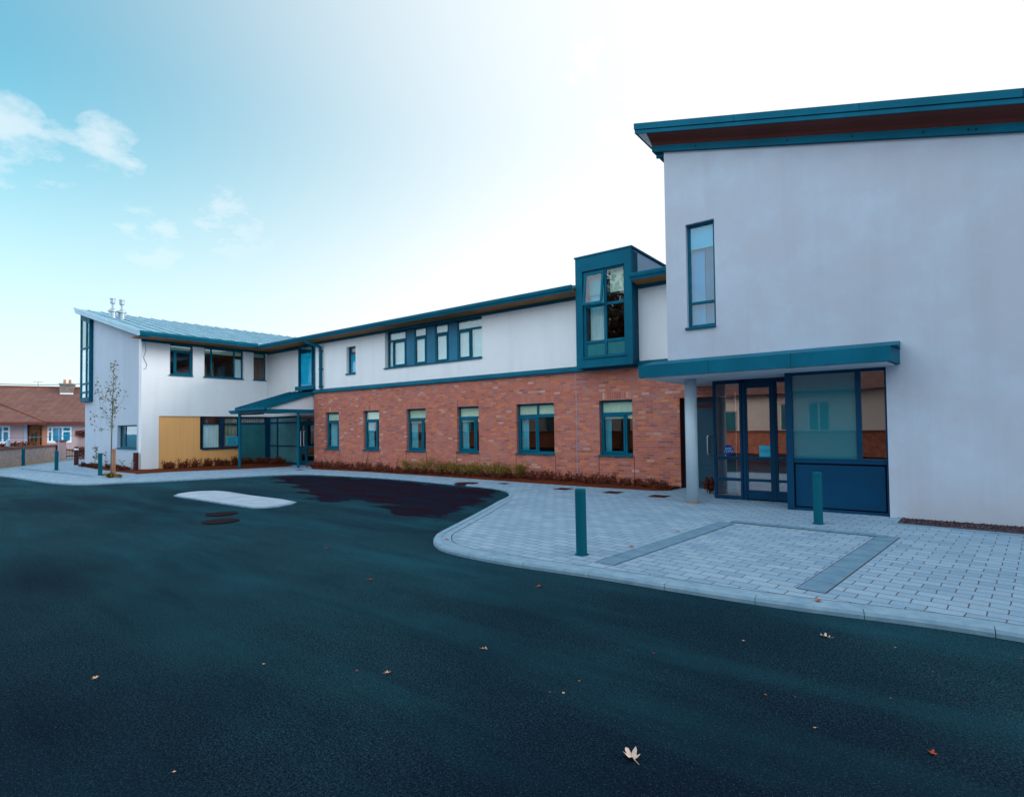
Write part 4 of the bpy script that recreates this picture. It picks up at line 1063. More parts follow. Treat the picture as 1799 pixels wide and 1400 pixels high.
cover('drain_cover', 'square drain cover on the paving left of the tall bollard top', (990, 858.7), .42, .42, M['cover'])
cover('drain_cover', 'square drain cover below the rightmost brick-wall window', (1077, 865), .42, .42, M['cover'])
cover('drain_cover', 'square drain cover on the paving left of the pale column', (1158, 871.7), .42, .42, M['cover'])
cover('drain_cover', 'small drain cover at the foot of the right canopy post', (527, 825.5), .3, .3, M['cover'])
cover('manhole_cover', 'farther of two round manhole covers beside the traffic island', (390, 898.5), .62, 0, M['iron'], 'round', ROADZ+.012, 'manhole cover')
cover('manhole_cover', 'nearer of two round manhole covers beside the traffic island', (388, 911), .66, 0, M['iron'], 'round', ROADZ+.012, 'manhole cover')

# ================================================================== PLANTS
def rot_leaf(mb, c, L, Wd, d, up):
    d = d.normalized(); s_ = d.cross(up); s_ = s_.normalized() if s_.length > 1e-4 else d.orthogonal().normalized()
    mb.add([c, c+d*L*.5+s_*Wd/2, c+d*L, c+d*L*.5-s_*Wd/2], [(0, 1, 2, 3)])
def rv(): 
    v = Vector((random.gauss(0, 1), random.gauss(0, 1), random.gauss(0, 1))); return v.normalized()
def shrub(name, label, group, r, h, nl, mat, loc, leaf=.05):
    t = thing(name, label, 'shrub', loc, group=group, local=True)
    st = MB(); lf = MB()
    for k in range(9):
        a = random.uniform(0, 6.28); e = Vector((math.cos(a)*r*random.uniform(.3, .8), math.sin(a)*r*random.uniform(.3, .8), h*random.uniform(.7, 1.05)))
        m_ = e*.5+Vector((0, 0, h*.1)); st.tube([(0, 0, 0), m_, e], [.008, .006, .003], 5)
        for q in range(nl//9):
            t_ = random.uniform(.35, 1); p = e*t_+Vector((random.gauss(0, r*.22), random.gauss(0, r*.22), random.gauss(0, h*.07)))
            if p.z < .02: continue
            rot_leaf(lf, p, leaf*random.uniform(.6, 1.3), leaf*.55, rv()+Vector((0, 0, .5)), rv())
    st.build('stem', M['bark'], t); lf.build('foliage', mat, t, recalc=False)
    return t
gsp = [(722, 'first of the green shrubs, under the third window from the left'), (748, 'green shrub just right of the third brick-wall window'), (776, 'green shrub between the third and fourth brick-wall windows'),
       (800, 'green shrub just left of the fourth brick-wall window'), (822, 'green shrub below the fourth brick-wall window'), (842, 'green shrub just right of the fourth brick-wall window'),
       (864, 'green shrub midway between the fourth and fifth windows'), (888, 'green shrub just left of the wide fifth window'), (910, 'rightmost green shrub, below the wide fifth window')]
for px, lb in gsp:
    x = at_y(px, 820, 14.2).x
    shrub('green_shrub', lb[0].upper()*0+'bushy olive-'+lb if lb.startswith('green') else lb, 'green shrubs along the brick wall', random.uniform(.36, .46), random.uniform(.40, .54), 760, M['leaf_olive'], (x, random.uniform(14.12, 14.25), .05))
def cover_plants(name, label, spots, mat, leaf=.06):
    st = MB()
    for (x, y, h) in spots:
        for k in range(random.randint(5, 9)):
            a = random.uniform(0, 6.28); e = Vector((x, y, .05))+Vector((math.cos(a)*.2*random.random(), math.sin(a)*.14*random.random(), h*random.uniform(.5, 1.1)))
            b = Vector((x+random.uniform(-.05, .05), y+random.uniform(-.05, .05), .04))
            st.tube([b, e], [.005, .002], 4, False)
            for q in range(9): rot_leaf(st, b+(e-b)*random.uniform(.25, 1)+rv()*.03, leaf*random.uniform(.5, 1.3), leaf*.5, rv()+Vector((0, 0, .3)), rv())
    return tag(st.build(name, mat, recalc=False), label, 'ground cover', kind='stuff')
sp = []
x = -22.1
while x < -5.7:
    h = .20+.12*random.random()
    if -17 < x < -11.5: h *= .6
    if x > -7.2: h *= .75
    sp.append((x, random.uniform(14.15, 14.45), h)); 
    if random.random() < .6: sp.append((x+.05, random.uniform(13.95, 14.15), h*.6))
    x += random.uniform(.07, .15)
cover_plants('ground_cover', 'low red-brown ground cover along the foot of the brick wall', sp, M['leaf_red'])
sp = []
for i in range(80):
    y = random.uniform(9.9, 14.6); sp.append((XW+random.uniform(.2, .75), y, random.uniform(.15, .42)))
for i in range(24): sp.append((random.uniform(-26.6, -25.0), random.uniform(13.9, 14.8), random.uniform(.15, .4)))
cover_plants('ground_cover', 'low red-brown ground cover below the ochre boarding and the left entrance glazing', sp, M['leaf_red'], .08)
sp = [(random.uniform(-34, -27.3), YG-random.uniform(.15, .5), random.uniform(.06, .2)) for i in range(34)]
cover_plants('ground_cover', 'low mixed ground cover below the gable wall', sp, M['leaf_red'], .08)
# taller single plants
def sprig(name, label, loc, h, n, mat, spread=.12, leaf=.09):
    t = thing(name, label, 'plant', loc, local=True); st = MB(); lf = MB()
    pts = [Vector((0, 0, 0))]
    for k in range(5): pts.append(pts[-1]+Vector((random.uniform(-.04, .04), random.uniform(-.04, .04), h/5)))
    st.tube(pts, [.012, .011, .01, .008, .006, .004], 6)
    for k in range(n):
        t_ = random.uniform(.35, 1); p = pts[0]+(pts[-1]-pts[0])*t_
        rot_leaf(lf, p+rv()*spread*.5, leaf*random.uniform(.6, 1.2), leaf*.6, rv(), rv())
    st.build('stem', M['bark'], t); lf.build('foliage', mat, t, recalc=False); return t
def on_gable(px): return Vector((at_y(px, 820, YG-.4).x, YG-.4, .05))
sprig('weed', 'tall leafy plant against the gable wall left of the young tree', on_gable(168), .98, 26, M['leaf_young'], .2, .13)
sprig('weed', 'thin dark plant against the gable wall right behind the bollard', on_gable(188.5), .72, 16, M['leaf_red'], .12, .11)
sprig('weed', 'short leafy plant below the left end of the small gable window', on_gable(212), .42, 14, M['leaf_young'], .2, .1)
sprig('weed', 'short leafy plant just left of the corner bollard', on_gable(231), .40, 12, M['leaf_young'], .18, .09)
for px, lb, h in ((644, 'bare climbing stem on the brick below the second window', .75), (697, 'bent bare stem on the brick left of the third window', .6)):
    x = at_y(px, 815, YM-.06).x; t = thing('bare_stem', lb, 'plant', (x, YM-.08, .05), local=True); st = MB()
    st.tube([(0, 0, 0), (.02, .02, h*.5), (.05, .03, h*.75), (.22, .02, h)], [.022, .016, .010, .005], 6); st.tube([(.02, .02, h*.4), (-.08, .0, h*.62)], [.008, .003], 5); st.build('stem', M['bark'], t)
shrub('dark_shrub', 'dark red spiky plant at the foot of the steel door behind the column', None, .22, .34, 160, M['leaf_red'], (at_y(1247, 850, 13.8).x, 13.8, .0), .12)

# young staked tree
tp_ = at_z(195, 839, 0)
t = thing('young_tree', 'thin young tree with sparse small leaves beside its wooden stake', 'tree', tp_, local=True)
tk = MB(); lf = MB()
main = [Vector((0, 0, 0)), Vector((.01, 0, .8)), Vector((.05, 0, 1.7)), Vector((.04, .02, 2.4)), Vector((.16, 0, 3.2)), Vector((.24, 0, 3.95)), Vector((.27, 0, 4.35))]
tk.tube(main, [.027, .025, .022, .018, .013, .008, .004], 8)
def branch(p0, dx, dz, L, nl):
    # dx along the picture plane
    e = Vector((.8, .6, 0)); p1 = p0+e*dx*.55+Vector((random.uniform(-.1, .1), random.uniform(-.1, .1), dz*.35)); p2 = p0+e*dx+Vector((random.uniform(-.15, .15), random.uniform(-.15, .15), dz))
    tk.tube([p0, p1, p2], [.008, .005, .002], 5)
    for k in range(nl):
        t_ = random.uniform(.3, 1.05); q = p1+(p2-p1)*t_ if t_ > .5 else p0+(p1-p0)*t_*2
        rot_leaf(lf, q+rv()*.10, random.uniform(.06, .13), .06, rv(), rv())
def on(z):
    for i in range(len(main)-1):
        if main[i].z <= z <= main[i+1].z: return main[i]+(main[i+1]-main[i])*((z-main[i].z)/(main[i+1].z-main[i].z))
for z, dx, dz, nl in ((1.75, -.85, .35, 12), (1.8, -.35, .55, 4), (1.95, -.45, 1.4, 26), (2.1, -.6, 1.5, 22), (2.2, -.95, .15, 10), (2.35, .45, .2, 6), (2.5, .6, .75, 7), (2.6, -.3, .9, 16), (2.8, -.75, .4, 6), (3.0, -.25, .45, 10), (2.4, .2, .5, 12), (2.9, .2, .6, 18)):
    branch(on(z), dx, dz, 1, nl)
for k in range(150):
    q = on(random.uniform(1.9, 4.3)); rot_leaf(lf, q+rv()*random.uniform(.03, .15), random.uniform(.06, .12), .055, rv(), rv())
tk.build('trunk', M['bark_pale'], t); lf.build('crown', M['leaf_young'], t, recalc=False)
sp_ = at_z(200, 838, 0); s = MB(); s.tube([(sp_.x, sp_.y, -.05), (sp_.x, sp_.y, 1.06), (sp_.x, sp_.y, 1.07)], [.055, .055, .04], 12)
tag(s.build('tree_stake', M['wood']), 'short round timber stake beside the young tree', 'stake')
sp = [(tp_.x+random.uniform(-.65, .75), tp_.y+random.uniform(-.1, .25), random.uniform(.03, .10)) for i in range(9)]
cover_plants('grass_tufts', 'small green tufts round the foot of the young tree', sp, M['leaf_olive'], .08)

# ================================================================== FALLEN LEAVES
def maple(scale, mat, loc, rz, label, group=None, curl=.35):
    t = MB(); n = 22; pts = []
    for i in range(n):
        a = 2*math.pi*i/n; r = .5+.5*abs(math.cos(2.5*a))**1.4 if True else 1
        r *= random.uniform(.85, 1.1); x, y = r*math.cos(a), r*math.sin(a)
        pts.append(Vector((x*.9, y*.75, curl*(y*y*1.1+.9*x*x*random.uniform(.1, 1.1))+.02)))
    t.add([Vector((0, 0, .02))]+pts, [(0, 1+i, 1+(i+1) % n) for i in range(n)])
    t.tube([Vector((-.4, 0, .03)), Vector((-1, .1, .12)), Vector((-1.5, .3, .3))], [.03, .025, .02], 5)
    me = t.build('fallen_leaf', mat, recalc=False)
    me.location = loc; me.rotation_euler = (random.uniform(-.2, .2), random.uniform(-.2, .2), rz); me.scale = (scale,)*3
    return tag(me, label, 'leaf', group)
L_ = lambda x, y, z=ROADZ: at_z(x, y, z)
maple(.062, M['fallen_pale'], L_(1110, 1330), 2.6, 'large pale curled leaf on the near asphalt, bottom centre of the photo', curl=.55)
maple(.047, M['fallen_pale'], L_(1450, 1119), 2.9, 'pale curled leaf on the asphalt below the kerb on the right', curl=.6)
maple(.030, M['fallen'], L_(851, 1140), .5, 'orange crumpled leaf on the asphalt, nearest below the forecourt corner', curl=.5)
maple(.030, M['fallen'], L_(681, 1182), 1.5, 'orange leaf on the dark asphalt left of centre', curl=.5)
maple(.030, M['fallen'], L_(168, 1190), 2.5, 'small orange leaf alone on the asphalt at the lower left', curl=.3)
maple(.030, M['fallen_red'], L_(1637, 1323), 2.5, 'small red leaf on the dark asphalt at the lower right', curl=.5)
maple(.045, M['fallen_red'], L_(576, 962), 2.2, 'brown leaf on the asphalt below the traffic island', curl=.3)
maple(.040, M['fallen_red'], L_(651, 1018), 1.2, 'small reddish leaf on the asphalt between the island and the lens', curl=.3)
maple(.040, M['fallen_red'], L_(948, 1030), 1.2, 'red leaf on the asphalt just off the forecourt kerb', curl=.4)
maple(.045, M['fallen_red'], L_(1438, 1055, 0.01), .7, 'orange-red leaf lying on the kerb stone by the dark paving band', curl=.2)
maple(.045, M['fallen_red'], L_(1110, 960, 0.005), .9, 'red leaf on the paving right of the tall bollard', curl=.2)
maple(.040, M['fallen_red'], L_(1191, 933, 0.005), .3, 'red leaf on the paving near the start of the dark band', curl=.2)
maple(.040, M['fallen_red'], L_(785, 947, 0.01), .3, 'orange leaf on the paving at the rounded forecourt corner', curl=.2)
scr_l = [(30, 995), (97, 1278), (306, 1355), (463, 1166), (627, 1178), (1306, 1125), (966, 1215), (990, 1217), (1018, 1196), (1148, 1147), (1345, 1220), (1397, 1224), (1565, 1226), (1692, 1234), (1573, 1137), (1432, 1278), (1795, 1156), (720, 950), (1640, 1180)]
for i, (x, y) in enumerate(scr_l):
    maple(random.uniform(.007, .014), random.choice((M['fallen'], M['fallen_red'], M['fallen_red'])), L_(x, y), random.uniform(0, 6), 'tiny dry leaf scrap on the asphalt', 'tiny leaf scraps scattered over the asphalt', .3)
pav_l = [(1312, 880), (1354, 924), (1560, 918), (1404, 893), (1670, 950), (1740, 960), (1386, 1000), (1498, 960)]
for x, y in pav_l:
    maple(random.uniform(.012, .024), random.choice((M['fallen'], M['fallen_red'])), L_(x, y, .006), random.uniform(0, 6), 'tiny dry leaf scrap on the block paving', 'tiny leaf scraps scattered over the paving', .3)

# ================================================================== LEFT: GARDEN WALL, BUNGALOW
M['dash'] = speck('pink_pebbledash', [(.34, .22, .22), (.46, .32, .32), (.55, .42, .42)], 35, .9, .6, .01)
M['wallconc'] = speck('stained_wall_render', [(.26, .20, .19), (.38, .30, .28), (.46, .38, .37)], 5, .9, .4, .01)
M['chimney'] = speck('weathered_chimney', [(.14, .10, .085), (.22, .17, .145), (.28, .23, .2)], 6)
M['coping'] = paint('brown_coping', (.19, .065, .04), .2, .8)
M['rust_wall'] = speck('red_brown_wall', [(.24, .06, .03), (.38, .13, .08), (.44, .2, .14)], 4)
M['white'] = paint('white_window_paint', (.78, .84, .88), .04, .5)
M['orange_wood'] = paint('varnished_wood', (.38, .12, .03), .25, .5)
M['pillar'] = paint('orange_brick_pillar', (.42, .16, .09), .15, .8)
M['blue_post'] = paint('pale_blue_post', (.30, .42, .58), .05, .6)
def tiles():
    x = Mat('brown_roof_tiles', (.2, .1, .08), .85, 0, .2)
    sx = x.N('ShaderNodeSeparateXYZ'); x.link(x.co(), sx.inputs[0]); cb = x.N('ShaderNodeCombineXYZ')
    x.link(x.math('ADD', sx.outputs[0], x.math('MULTIPLY', sx.outputs[1], .3)), cb.inputs[0]); x.link(sx.outputs[2], cb.inputs[1])
    br = x.N('ShaderNodeTexBrick'); x.link(cb.outputs[0], br.inputs['Vector']); br.inputs['Scale'].default_value = 1; br.inputs['Brick Width'].default_value = .33; br.inputs['Row Height'].default_value = .19; br.inputs['Mortar Size'].default_value = .016
    br.inputs['Color1'].default_value = (.115, .052, .044, 1); br.inputs['Color2'].default_value = (.17, .085, .072, 1); br.inputs['Mortar'].default_value = (.07, .028, .022, 1)
    c = x.mix(.4, br.outputs['Color'], x.ramp(x.noise(2.5, 5, .7), [(.3, (.10, .045, .038)), (.7, (.19, .10, .088))])); x.col(c); x.bump(br.outputs['Fac'], -.5, .02); return x.m
M['tiles'] = tiles()
wa, wb = G(0, 820.7), G(98, 808.6)
wdir = (wb-wa).normalized(); wn_ = Vector((-wdir.y, wdir.x))
wa2 = wa-wdir*12
def seg_box(mb, a, b, t, z0, z1):
    d = (b-a).normalized(); nn = V2(-d.y, d.x)*t/2
    mb.add([(*(a-nn), z0), (*(b-nn), z0), (*(b+nn), z0), (*(a+nn), z0), (*(a-nn), z1), (*(b-nn), z1), (*(b+nn), z1), (*(a+nn), z1)], [(3, 2, 1, 0), (4, 5, 6, 7), (0, 1, 5, 4), (1, 2, 6, 5), (2, 3, 7, 6), (3, 0, 4, 7)])
gwl = thing('garden_wall', 'low rendered garden wall with brown coping in front of the bungalow', 'wall', (*wa, 0))
b = MB(); seg_box(b, wa2, wb, .22, -.06, .86); b.build('wall', M['wallconc'], gwl)
b = MB(); seg_box(b, wa2-wdir*.02, wb+wdir*.02, .32, .862, .98); b.build('coping', M['coping'], gwl)
pc = wb+wdir*.05+(G(104, 808)-wb)*1.0
def gate_pillar(px, py, w, h, label, cap=True):
    c = G(px, py); t = thing('gate_pillar', label, 'pillar', (*c, 0)); b = MB(); b.box(c.x-w/2, c.x+w/2, c.y-w/2, c.y+w/2, -.05, h); b.build('shaft', M['dash'], t, bevel=.01)
    if cap: b = MB(); b.box(c.x-w/2-.06, c.x+w/2+.06, c.y-w/2-.06, c.y+w/2+.06, h+.001, h+.1); b.build('cap', M['coping'], t, bevel=.02)
    return c
c1 = gate_pillar(107, 808.5, .42, 1.15, 'pinkish gate pillar at the end of the low garden wall')
c2 = gate_pillar(142, 806, .45, 1.45, 'capped gate pillar next to the corner of the white building')
gt = thing('garden_gate', 'dark slatted garden gate between two pinkish pillars', 'gate', (*c1, 0)); b = MB()
for i in range(11):
    q = c1+(c2-c1)*(.12+.76*i/10); h_ = .85-.18*math.sin(i/10*math.pi); b.box(q.x-.018, q.x+.018, q.y-.02, q.y+.02, .05, h_)
q0, q1 = c1+(c2-c1)*.1, c1+(c2-c1)*.9
b.build('slats', M['wood'], gt); b = MB(); seg_box(b, q0, q1, .03, .2, .26); seg_box(b, q0, q1, .03, .58, .64); b.build('rail', M['cover'], gt)
# grass verge at the wall foot
vgm = MB(); nn = V2(-wdir.y, wdir.x)
if nn.dot(V2(0, 0)-wa) < 0: nn = -nn
a0, b0_ = wa2, wb+wdir*6
vgm.add([(*a0, .006), (*b0_, .006), (*(b0_+nn*.5), .006), (*(a0+nn*.45), .006)], [(0, 1, 2, 3)]); 
M['verge_grass'] = speck('yellowed_verge', [(.16, .12, .03), (.30, .26, .08), (.24, .14, .06)], 12)
structure(vgm.build('grass_verge', M['verge_grass'], recalc=False))

# bungalow: local frame u along the front, v into the house
A = at_depth(0, 761, 43); Bp = at_depth(150, 760, 45.6)
A2, B2 = A.xy, Bp.xy
e1 = (B2-A2).normalized(); e2 = V2(-e1.y, e1.x)
if e2.dot(A2) < 0: e2 = -e2
BU = thing('bungalow', 'hip-roofed bungalow with brown tiles, pinkish walls and white windows', 'house', (*A2, 0))
def PBU(u, v, z):
    q = A2+e1*u+e2*v; return (q.x, q.y, z)
def ub_(px):
    d = ray(px, 761).xy; # intersect with front line
    # EYE + t d = A2 + u e1
    det = d.x*(-e1.y)+e1.x*d.y
    t = (A2.x*(-e1.y)+e1.x*A2.y)/det
    return (V2(d.x*t, d.y*t)-A2).dot(e1)
def zb(py, px=60):
    d = ray(px, py); u = ub_(px); q = A2+e1*u; t = q.length/d.xy.length; return EYE.z+d.z*t
U0, U1 = -9.0, ub_(150)+5
ez = zb(742)
wl_, wr_ = (ub_(-30), ub_(17.5)), (ub_(82.5), ub_(126))
wz = (zb(776), zb(750)); dr_ = (ub_(47), ub_(75))
wz_l = (zb(775.5), zb(748))
wall('wall', M['dash'], PBU, U0, U1, -.05, ez+.02, [(wl_[0], wl_[1], *wz_l), (wr_[0], wr_[1], *wz), (dr_[0], dr_[1], -1, ez-.06)], .3, BU)
b = MB(); b.box(U0, U0+.3, .301, 8, -.05, ez, PBU); b.box(U1-.3, U1, .301, 8, -.05, ez, PBU); b.box(U0, U1, 8.001, 8.3, -.05, ez, PBU); b.build('wall', M['dash'], BU)
def bw_(a, b2, z0, z1, posts):
    f = MB(); f.box(a, b2, -.03, .1, z0-.12, z0+.05, PBU); f.box(a, b2, .02, .1, z1-.09, z1, PBU)
    for u, w_ in [(a+.06, .12), (b2-.06, .12)]+posts: f.box(u-w_/2, u+w_/2, .022, .098, z0+.05, z1-.09, PBU)
    o = f.build('window', M['white'], BU)
    zt = z0+(z1-z0)*.66
    f = MB(); f.box(a+.12, posts[0][0]-posts[0][1]/2, .024, .096, zt-.04, zt+.07, PBU); f.box(posts[-1][0]+posts[-1][1]/2, b2-.12, .024, .096, zt-.04, zt+.07, PBU); f.build('transom', M['white'], o)
    g = MB(); g.box(a+.1, b2-.1, .06, .066, z0+.05, z1-.08, PBU); g.build('pane', M['glass_blue'], o)
    curtain_mb(PBU, a+.12, b2-.12, .25, z0, z1-.1, 14, .03).build('curtain', M['net'], o, smooth=True)
W_ = wr_[1]-wr_[0]
bw_(wr_[0], wr_[1], *wz, [(wr_[0]+W_*.20, .1), (wr_[0]+W_*.62, .1)])
bw_(wl_[0], wl_[1], *wz_l, [(wl_[0]+W_*.35, .1), (wl_[1]-W_*.28, .1)])
# door porch
f = MB(); f.box(dr_[0]+.02, dr_[0]+(dr_[1]-dr_[0])*.66, .5, .56, .05, zb(753), PBU); f.box(dr_[0]+.02, dr_[1], .48, .58, zb(753), zb(752)+.05, PBU)
for fr in (.7, .85, .99): f.box(dr_[0]+(dr_[1]-dr_[0])*fr-.04, dr_[0]+(dr_[1]-dr_[0])*fr+.04, .48, .58, .05, ez-.06, PBU)
bd_ = f.build('door', M['orange_wood'], BU)
g = MB(); w3 = (dr_[1]-dr_[0])
for fr in (.16, .38):
    g.box(dr_[0]+w3*fr, dr_[0]+w3*(fr+.16), .49, .499, .95, 1.75, PBU)
g.box(dr_[0]+w3*.72, dr_[0]+w3*.98, .52, .53, .1, ez-.1, PBU); g.box(dr_[0]+.03, dr_[0]+w3*.66, .52, .53, zb(751.5), ez-.08, PBU); g.build('pane', M['glass_blue'], bd_)
f = MB(); f.box(ub_(75), ub_(82.8), -.12, -.003, -.05, ez, PBU); f.build('pillar', M['pillar'], BU)
f = MB(); f.box(ub_(43), ub_(47), -.04, -.003, .4, ez-.02, PBU); f.build('post', M['blue_post'], BU)
b = MB(); b.quad(PBU(U0, 1.2, 0), PBU(U1, 1.2, 0), PBU(U1, 1.2, ez), PBU(U0, 1.2, ez)); b.build('interior', M['interior'], BU, recalc=False)
rl = at_depth(17, 683, 48.5); rzr = rl.z
ur0 = (rl.xy-A2).dot(e1); vr = 4.1
ov = .45
rfm = MB()
E = [(U0-ov, -ov, ez), (U1+ov, -ov, ez), (U1+ov, 8.6, ez), (U0-ov, 8.6, ez)]
Rg = [(ur0, vr, rzr), (U1-3, vr, rzr)]
rfm.add([PBU(*q) for q in E+Rg], [(0, 1, 5, 4), (1, 2, 5), (2, 3, 4, 5), (3, 0, 4), (0, 3, 2, 1)])
uh = ub_(87)
fh = [(uh-9.6, -1.0, ez-.01), (uh, -1.0, ez-.01), (uh, .6, ez-.01), (uh-9.6, .6, ez-.01), (uh-4.8, 2.6, ez+2.15), (uh-4.8, 3.2, ez+2.15)]
rfm.add([PBU(*q) for q in fh], [(0, 1, 4), (1, 2, 5, 4), (3, 0, 4, 5), (0, 3, 2, 1)])
brf = rfm.build('roof', M['tiles'], BU)
hp = MB(); hp.tube([PBU(uh, -1.0, ez+.02), PBU(uh-4.8, 2.6, ez+2.2)], .07, 6); hp.tube([PBU(ur0, vr, rzr+.02), PBU(U1-3, vr, rzr+.02)], .09, 6); hp.tube([PBU(ur0, vr, rzr+.02), PBU(U0-ov, -ov, ez+.03)], .08, 6); hp.build('ridge_tile', M['coping'], brf)
f = MB(); f.box(uh+.0, U1+ov, -ov-.05, -ov+.02, ez-.2, ez+.03, PBU); f.box(uh-9.6, uh+.02, -1.05, -.98, ez-.2, ez+.02, PBU); f.box(uh-9.5, uh, -.979, -.01, ez-.06, ez-.03, PBU); f.build('fascia', M['soffit_dark'], BU)
ch0 = at_depth(109, 690, 48.5); ch1 = at_depth(132, 690, 48.5)
cu0, cu1 = (ch0.xy-A2).dot(e1), (ch1.xy-A2).dot(e1); ctz = at_depth(120, 675, 48.5).z
f = MB(); f.box(cu0+.05, cu1-.05, vr-.9, vr+.1, rzr-.8, ctz-.15, PBU); f.box(cu0, cu1, vr-.95, vr+.15, ctz-.15, ctz, PBU); chm = f.build('chimney', M['chimney'], brf)
f = MB(); f.box(cu0+.1, cu1+.0, vr-1.0, vr-.88, rzr-.62, rzr-.5, PBU); f.build('chimney_flashing', M['white'], brf)
f = MB()
for fr in (.32, .68):
    q = PBU(cu0+(cu1-cu0)*fr, vr-.4, 0); f.tube([(q[0], q[1], ctz), (q[0], q[1], ctz+.28), (q[0], q[1], ctz+.34)], [.11, .085, .105], 12)
f.build('chimney_pot', M['pillar'], brf)
q = at_depth(67, 681, 49); f = MB(); f.tube([(q.x, q.y, q.z-.4), (q.x, q.y, q.z+.52)], .015, 5)
d1 = Vector((*e1, 0)); f.tube([Vector((q.x, q.y, q.z+.50))-d1*.35, Vector((q.x, q.y, q.z+.50))+d1*.35], .012, 5)
for k in (-.3, -.1, .1, .3): f.tube([Vector((q.x, q.y, q.z+.50))+d1*k-Vector((*e2, 0))*.2, Vector((q.x, q.y, q.z+.50))+d1*k+Vector((*e2, 0))*.2], .01, 5)
f.build('aerial', M['iron'], brf)
# hedge behind the wall, gate shrub
def leafmass(name, label, boxes, n, mat, leaf, cat):
    mb = MB()
    for (a, b2, th, z0, z1) in boxes:
        d = b2-a; nn = V2(-d.y, d.x).normalized()
        for k in range(n):
            q = a+d*random.random()+nn*random.uniform(-th, th); z = z0+(z1-z0)*random.random()**.7
            rot_leaf(mb, Vector((*q, z+random.uniform(0, .06)))+rv()*.05, leaf*random.uniform(.6, 1.4), leaf*.7, rv(), rv())
    return tag(mb.build(name, mat, recalc=False), label, cat)
nb = -nn
leafmass('hedge', 'clipped red-brown hedge showing above the garden wall', [(wa2+nb*.6, wa+wdir*((wb-wa).length*.75)+nb*.6, .3, .3, 1.12)], 5200, M['leaf_red'], .11, 'hedge')
leafmass('climbing_shrub', 'dark red shrub growing over the gate pillar beside the building corner', [(c2+V2(.5, -.2), c2+V2(1.2, -.1), .3, .0, .7), (c2+V2(-.2, -.1), c2+V2(.35, .1), .22, 1.4, 1.75)], 420, M['leaf_red'], .11, 'shrub')
# small sign box on the coping, thin pole, cables
q = G(14, 820.7-1.4); q = wa+wdir*((G(14, 819)-wa).dot(wdir)); zc = 1.02
s = MB(); s.box(q.x-.26, q.x+.26, q.y-.05, q.y+.05, zc, zc+.34); so2 = tag(s.build('sign_plate', M['blue_post'], bevel=.02), 'small plain grey-blue plate standing on the garden wall coping', 'sign')
q = G(103, 811); s = MB(); s.tube([(q.x, q.y, -.03), (q.x, q.y, 1.95)], .025, 8); tag(s.build('thin_pole', M['blue_post']), 'thin pale pole beside the left gate pillar', 'pole')
def cable(name, label, p0, p1, r, sag=.3):
    mb = MB(); P = [p0+(p1-p0)*k/12-Vector((0, 0, sag*4*(k/12)*(1-k/12))) for k in range(13)]; mb.tube(P, r, 5); tag(mb.build(name, M['panel']), label, 'cable')
cable('overhead_cable', 'thin overhead cable crossing the sky above the bungalow roof', at_depth(-60, 672, 40), at_depth(230, 669, 52), .03, .25)
cable('overhead_cable', 'thin cable hanging across the front of the bungalow at window height', at_depth(-40, 769, 33), at_depth(200, 758, 42), .02, .15)

# ================================================================== ACROSS THE STREET (mirrored in the windows), with shade trees added out of view
HO = thing('white_house', 'long white house with a dark tiled roof, mirrored in the entrance glass', 'house', (-6, -14, 0))
PH = lambda u, d, z: (u, -14-d, z)
hw = [(-13, -11, 1.1, 2.6), (-8.3, -7.1, 1.2, 3.0), (-6.3, -5.1, 1.2, 3.0), (2, 4, 1.1, 2.6)]
M['house_white'] = plaster('cream_render', (.80, .66, .58), (.70, .58, .52))
wall('wall', M['house_white'], PH, -18, 9, 0, 3.7, hw, .3, HO)
for a, b2, c, d_ in hw:
    f = MB(); f.box(a, b2, .1, .16, c, c+.08, PH); f.box(a, b2, .1, .16, d_-.08, d_, PH); f.box(a, a+.08, .1, .16, c+.08, d_-.08, PH); f.box(b2-.08, b2, .1, .16, c+.08, d_-.08, PH); f.box((a+b2)/2-.04, (a+b2)/2+.04, .1, .16, c+.08, d_-.08, PH); o = f.build('window', M['white'], HO)
    f = MB(); f.box(a+.05, b2-.05, .13, .14, c+.05, d_-.05, PH); f.build('pane', M['frost'], o)
f = MB(); f.add([PH(-18.6, -.6, 3.65), PH(9.6, -.6, 3.65), PH(9.6, 9, 3.65), PH(-18.6, 9, 3.65), PH(-14, 4.2, 7.6), PH(5, 4.2, 7.6)], [(0, 1, 5, 4), (1, 2, 5), (2, 3, 4, 5), (3, 0, 4), (3, 2, 1, 0)]); f.build('roof', M['tiles'], HO)
f = MB(); f.box(-18, -17.7, .301, 8, 0, 3.65, PH); f.box(8.7, 9, .301, 8, 0, 3.65, PH); f.box(-18, 9, 8, 8.3, 0, 3.65, PH); f.build('wall', M['house_white'], HO)
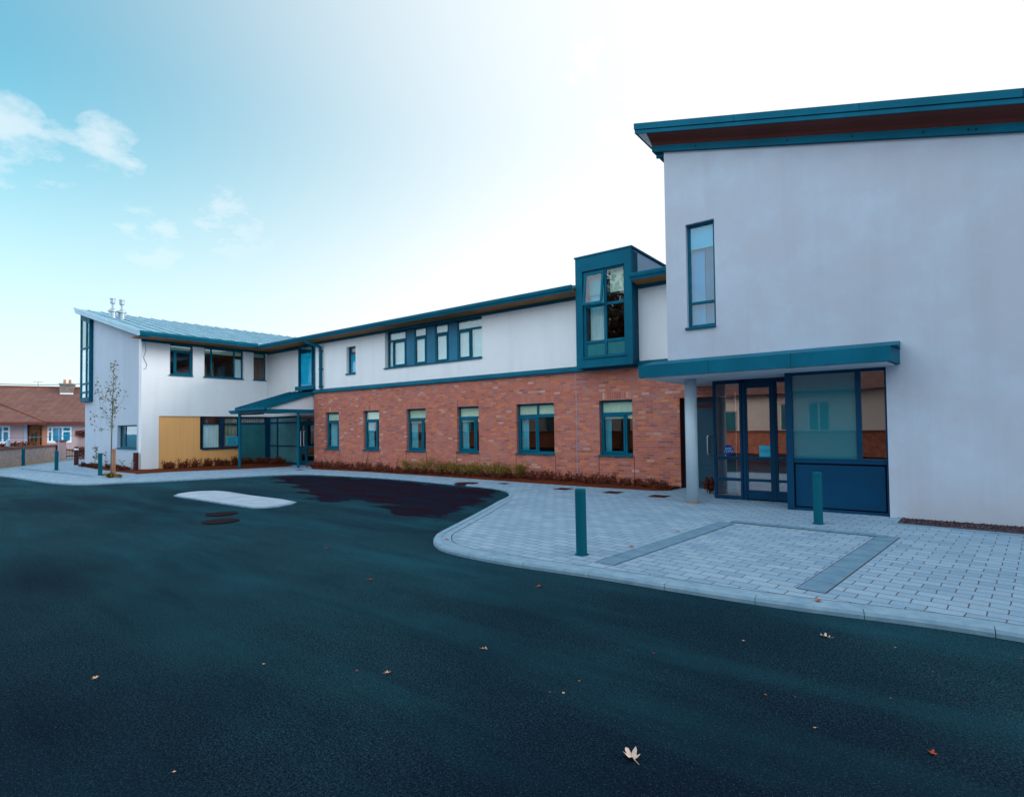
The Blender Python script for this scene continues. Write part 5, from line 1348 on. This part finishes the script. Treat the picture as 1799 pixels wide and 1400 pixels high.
HO2 = dup(HO, (-38, -15, 0), 0, 'second white house, mirrored in the wide brick-wall window')
FW = thing('boundary_wall', 'brown boundary wall across the street, mirrored in the entrance glass', 'wall', (-8, -9, 0))
f = MB(); f.box(-60, 14, -9.2, -9, -.06, 1.2); f.build('wall', M['rust_wall'], FW); f = MB(); f.box(-60, 14, -9.25, -8.95, 1.201, 1.3); f.build('coping', M['coping'], FW)
def big_tree(loc, h, r, label, nl):
    t = thing('broad_tree', label, 'tree', loc, local=True); tk = MB(); lf = MB()
    tk.tube([(0, 0, -.1), (.1, 0, h*.2), (.0, .1, h*.45), (.1, .1, h*.8)], [.38, .3, .22, .06], 10)
    cl = []
    for k in range(16):
        a = random.uniform(0, 6.28); z0 = h*random.uniform(.25, .65); p1 = Vector((math.cos(a)*r*random.uniform(.5, .95), math.sin(a)*r*random.uniform(.5, .95), min(h*.95, z0+h*random.uniform(.05, .3))))
        tk.tube([(0, 0, z0), p1*.55+Vector((0, 0, z0*.5)), p1], [.11, .07, .02], 6); cl += [p1, p1*.7+Vector((0, 0, z0*.3))]
    cl += [Vector((random.gauss(0, r*.35), random.gauss(0, r*.35), h*random.uniform(.55, .97))) for _ in range(14)]
    for c in cl:
        for k in range(nl//len(cl)):
            rot_leaf(lf, c+Vector((random.gauss(0, .75), random.gauss(0, .75), random.gauss(0, .6))), random.uniform(.22, .42), .24, rv(), rv())
    tk.build('trunk', M['bark'], t); lf.build('crown', M['leaf_tree'], t, recalc=False); return t
big_tree((-20.5, -7.5, 0), 13, 5.2, 'tall broad tree, mirrored in the boxed-out teal window', 9000)
big_tree((9.8, .6, 0), 10.5, 4.6, 'unseen broad tree right of the forecourt, added to shade ground and tower', 9000)  # out of view, placed to darken the right foreground and wall
big_tree((3.6, -5.2, 0), 11.5, 5.4, 'unseen spreading tree behind the lens, added to shade the near ground', 9000)  # out of view, placed to block skylight from the foreground
big_tree((-17.5, -6.5, 0), 11, 5, 'unseen broad tree far left behind the lens, added to shade the ground', 7000)  # out of view, placed to darken the ground at lower left
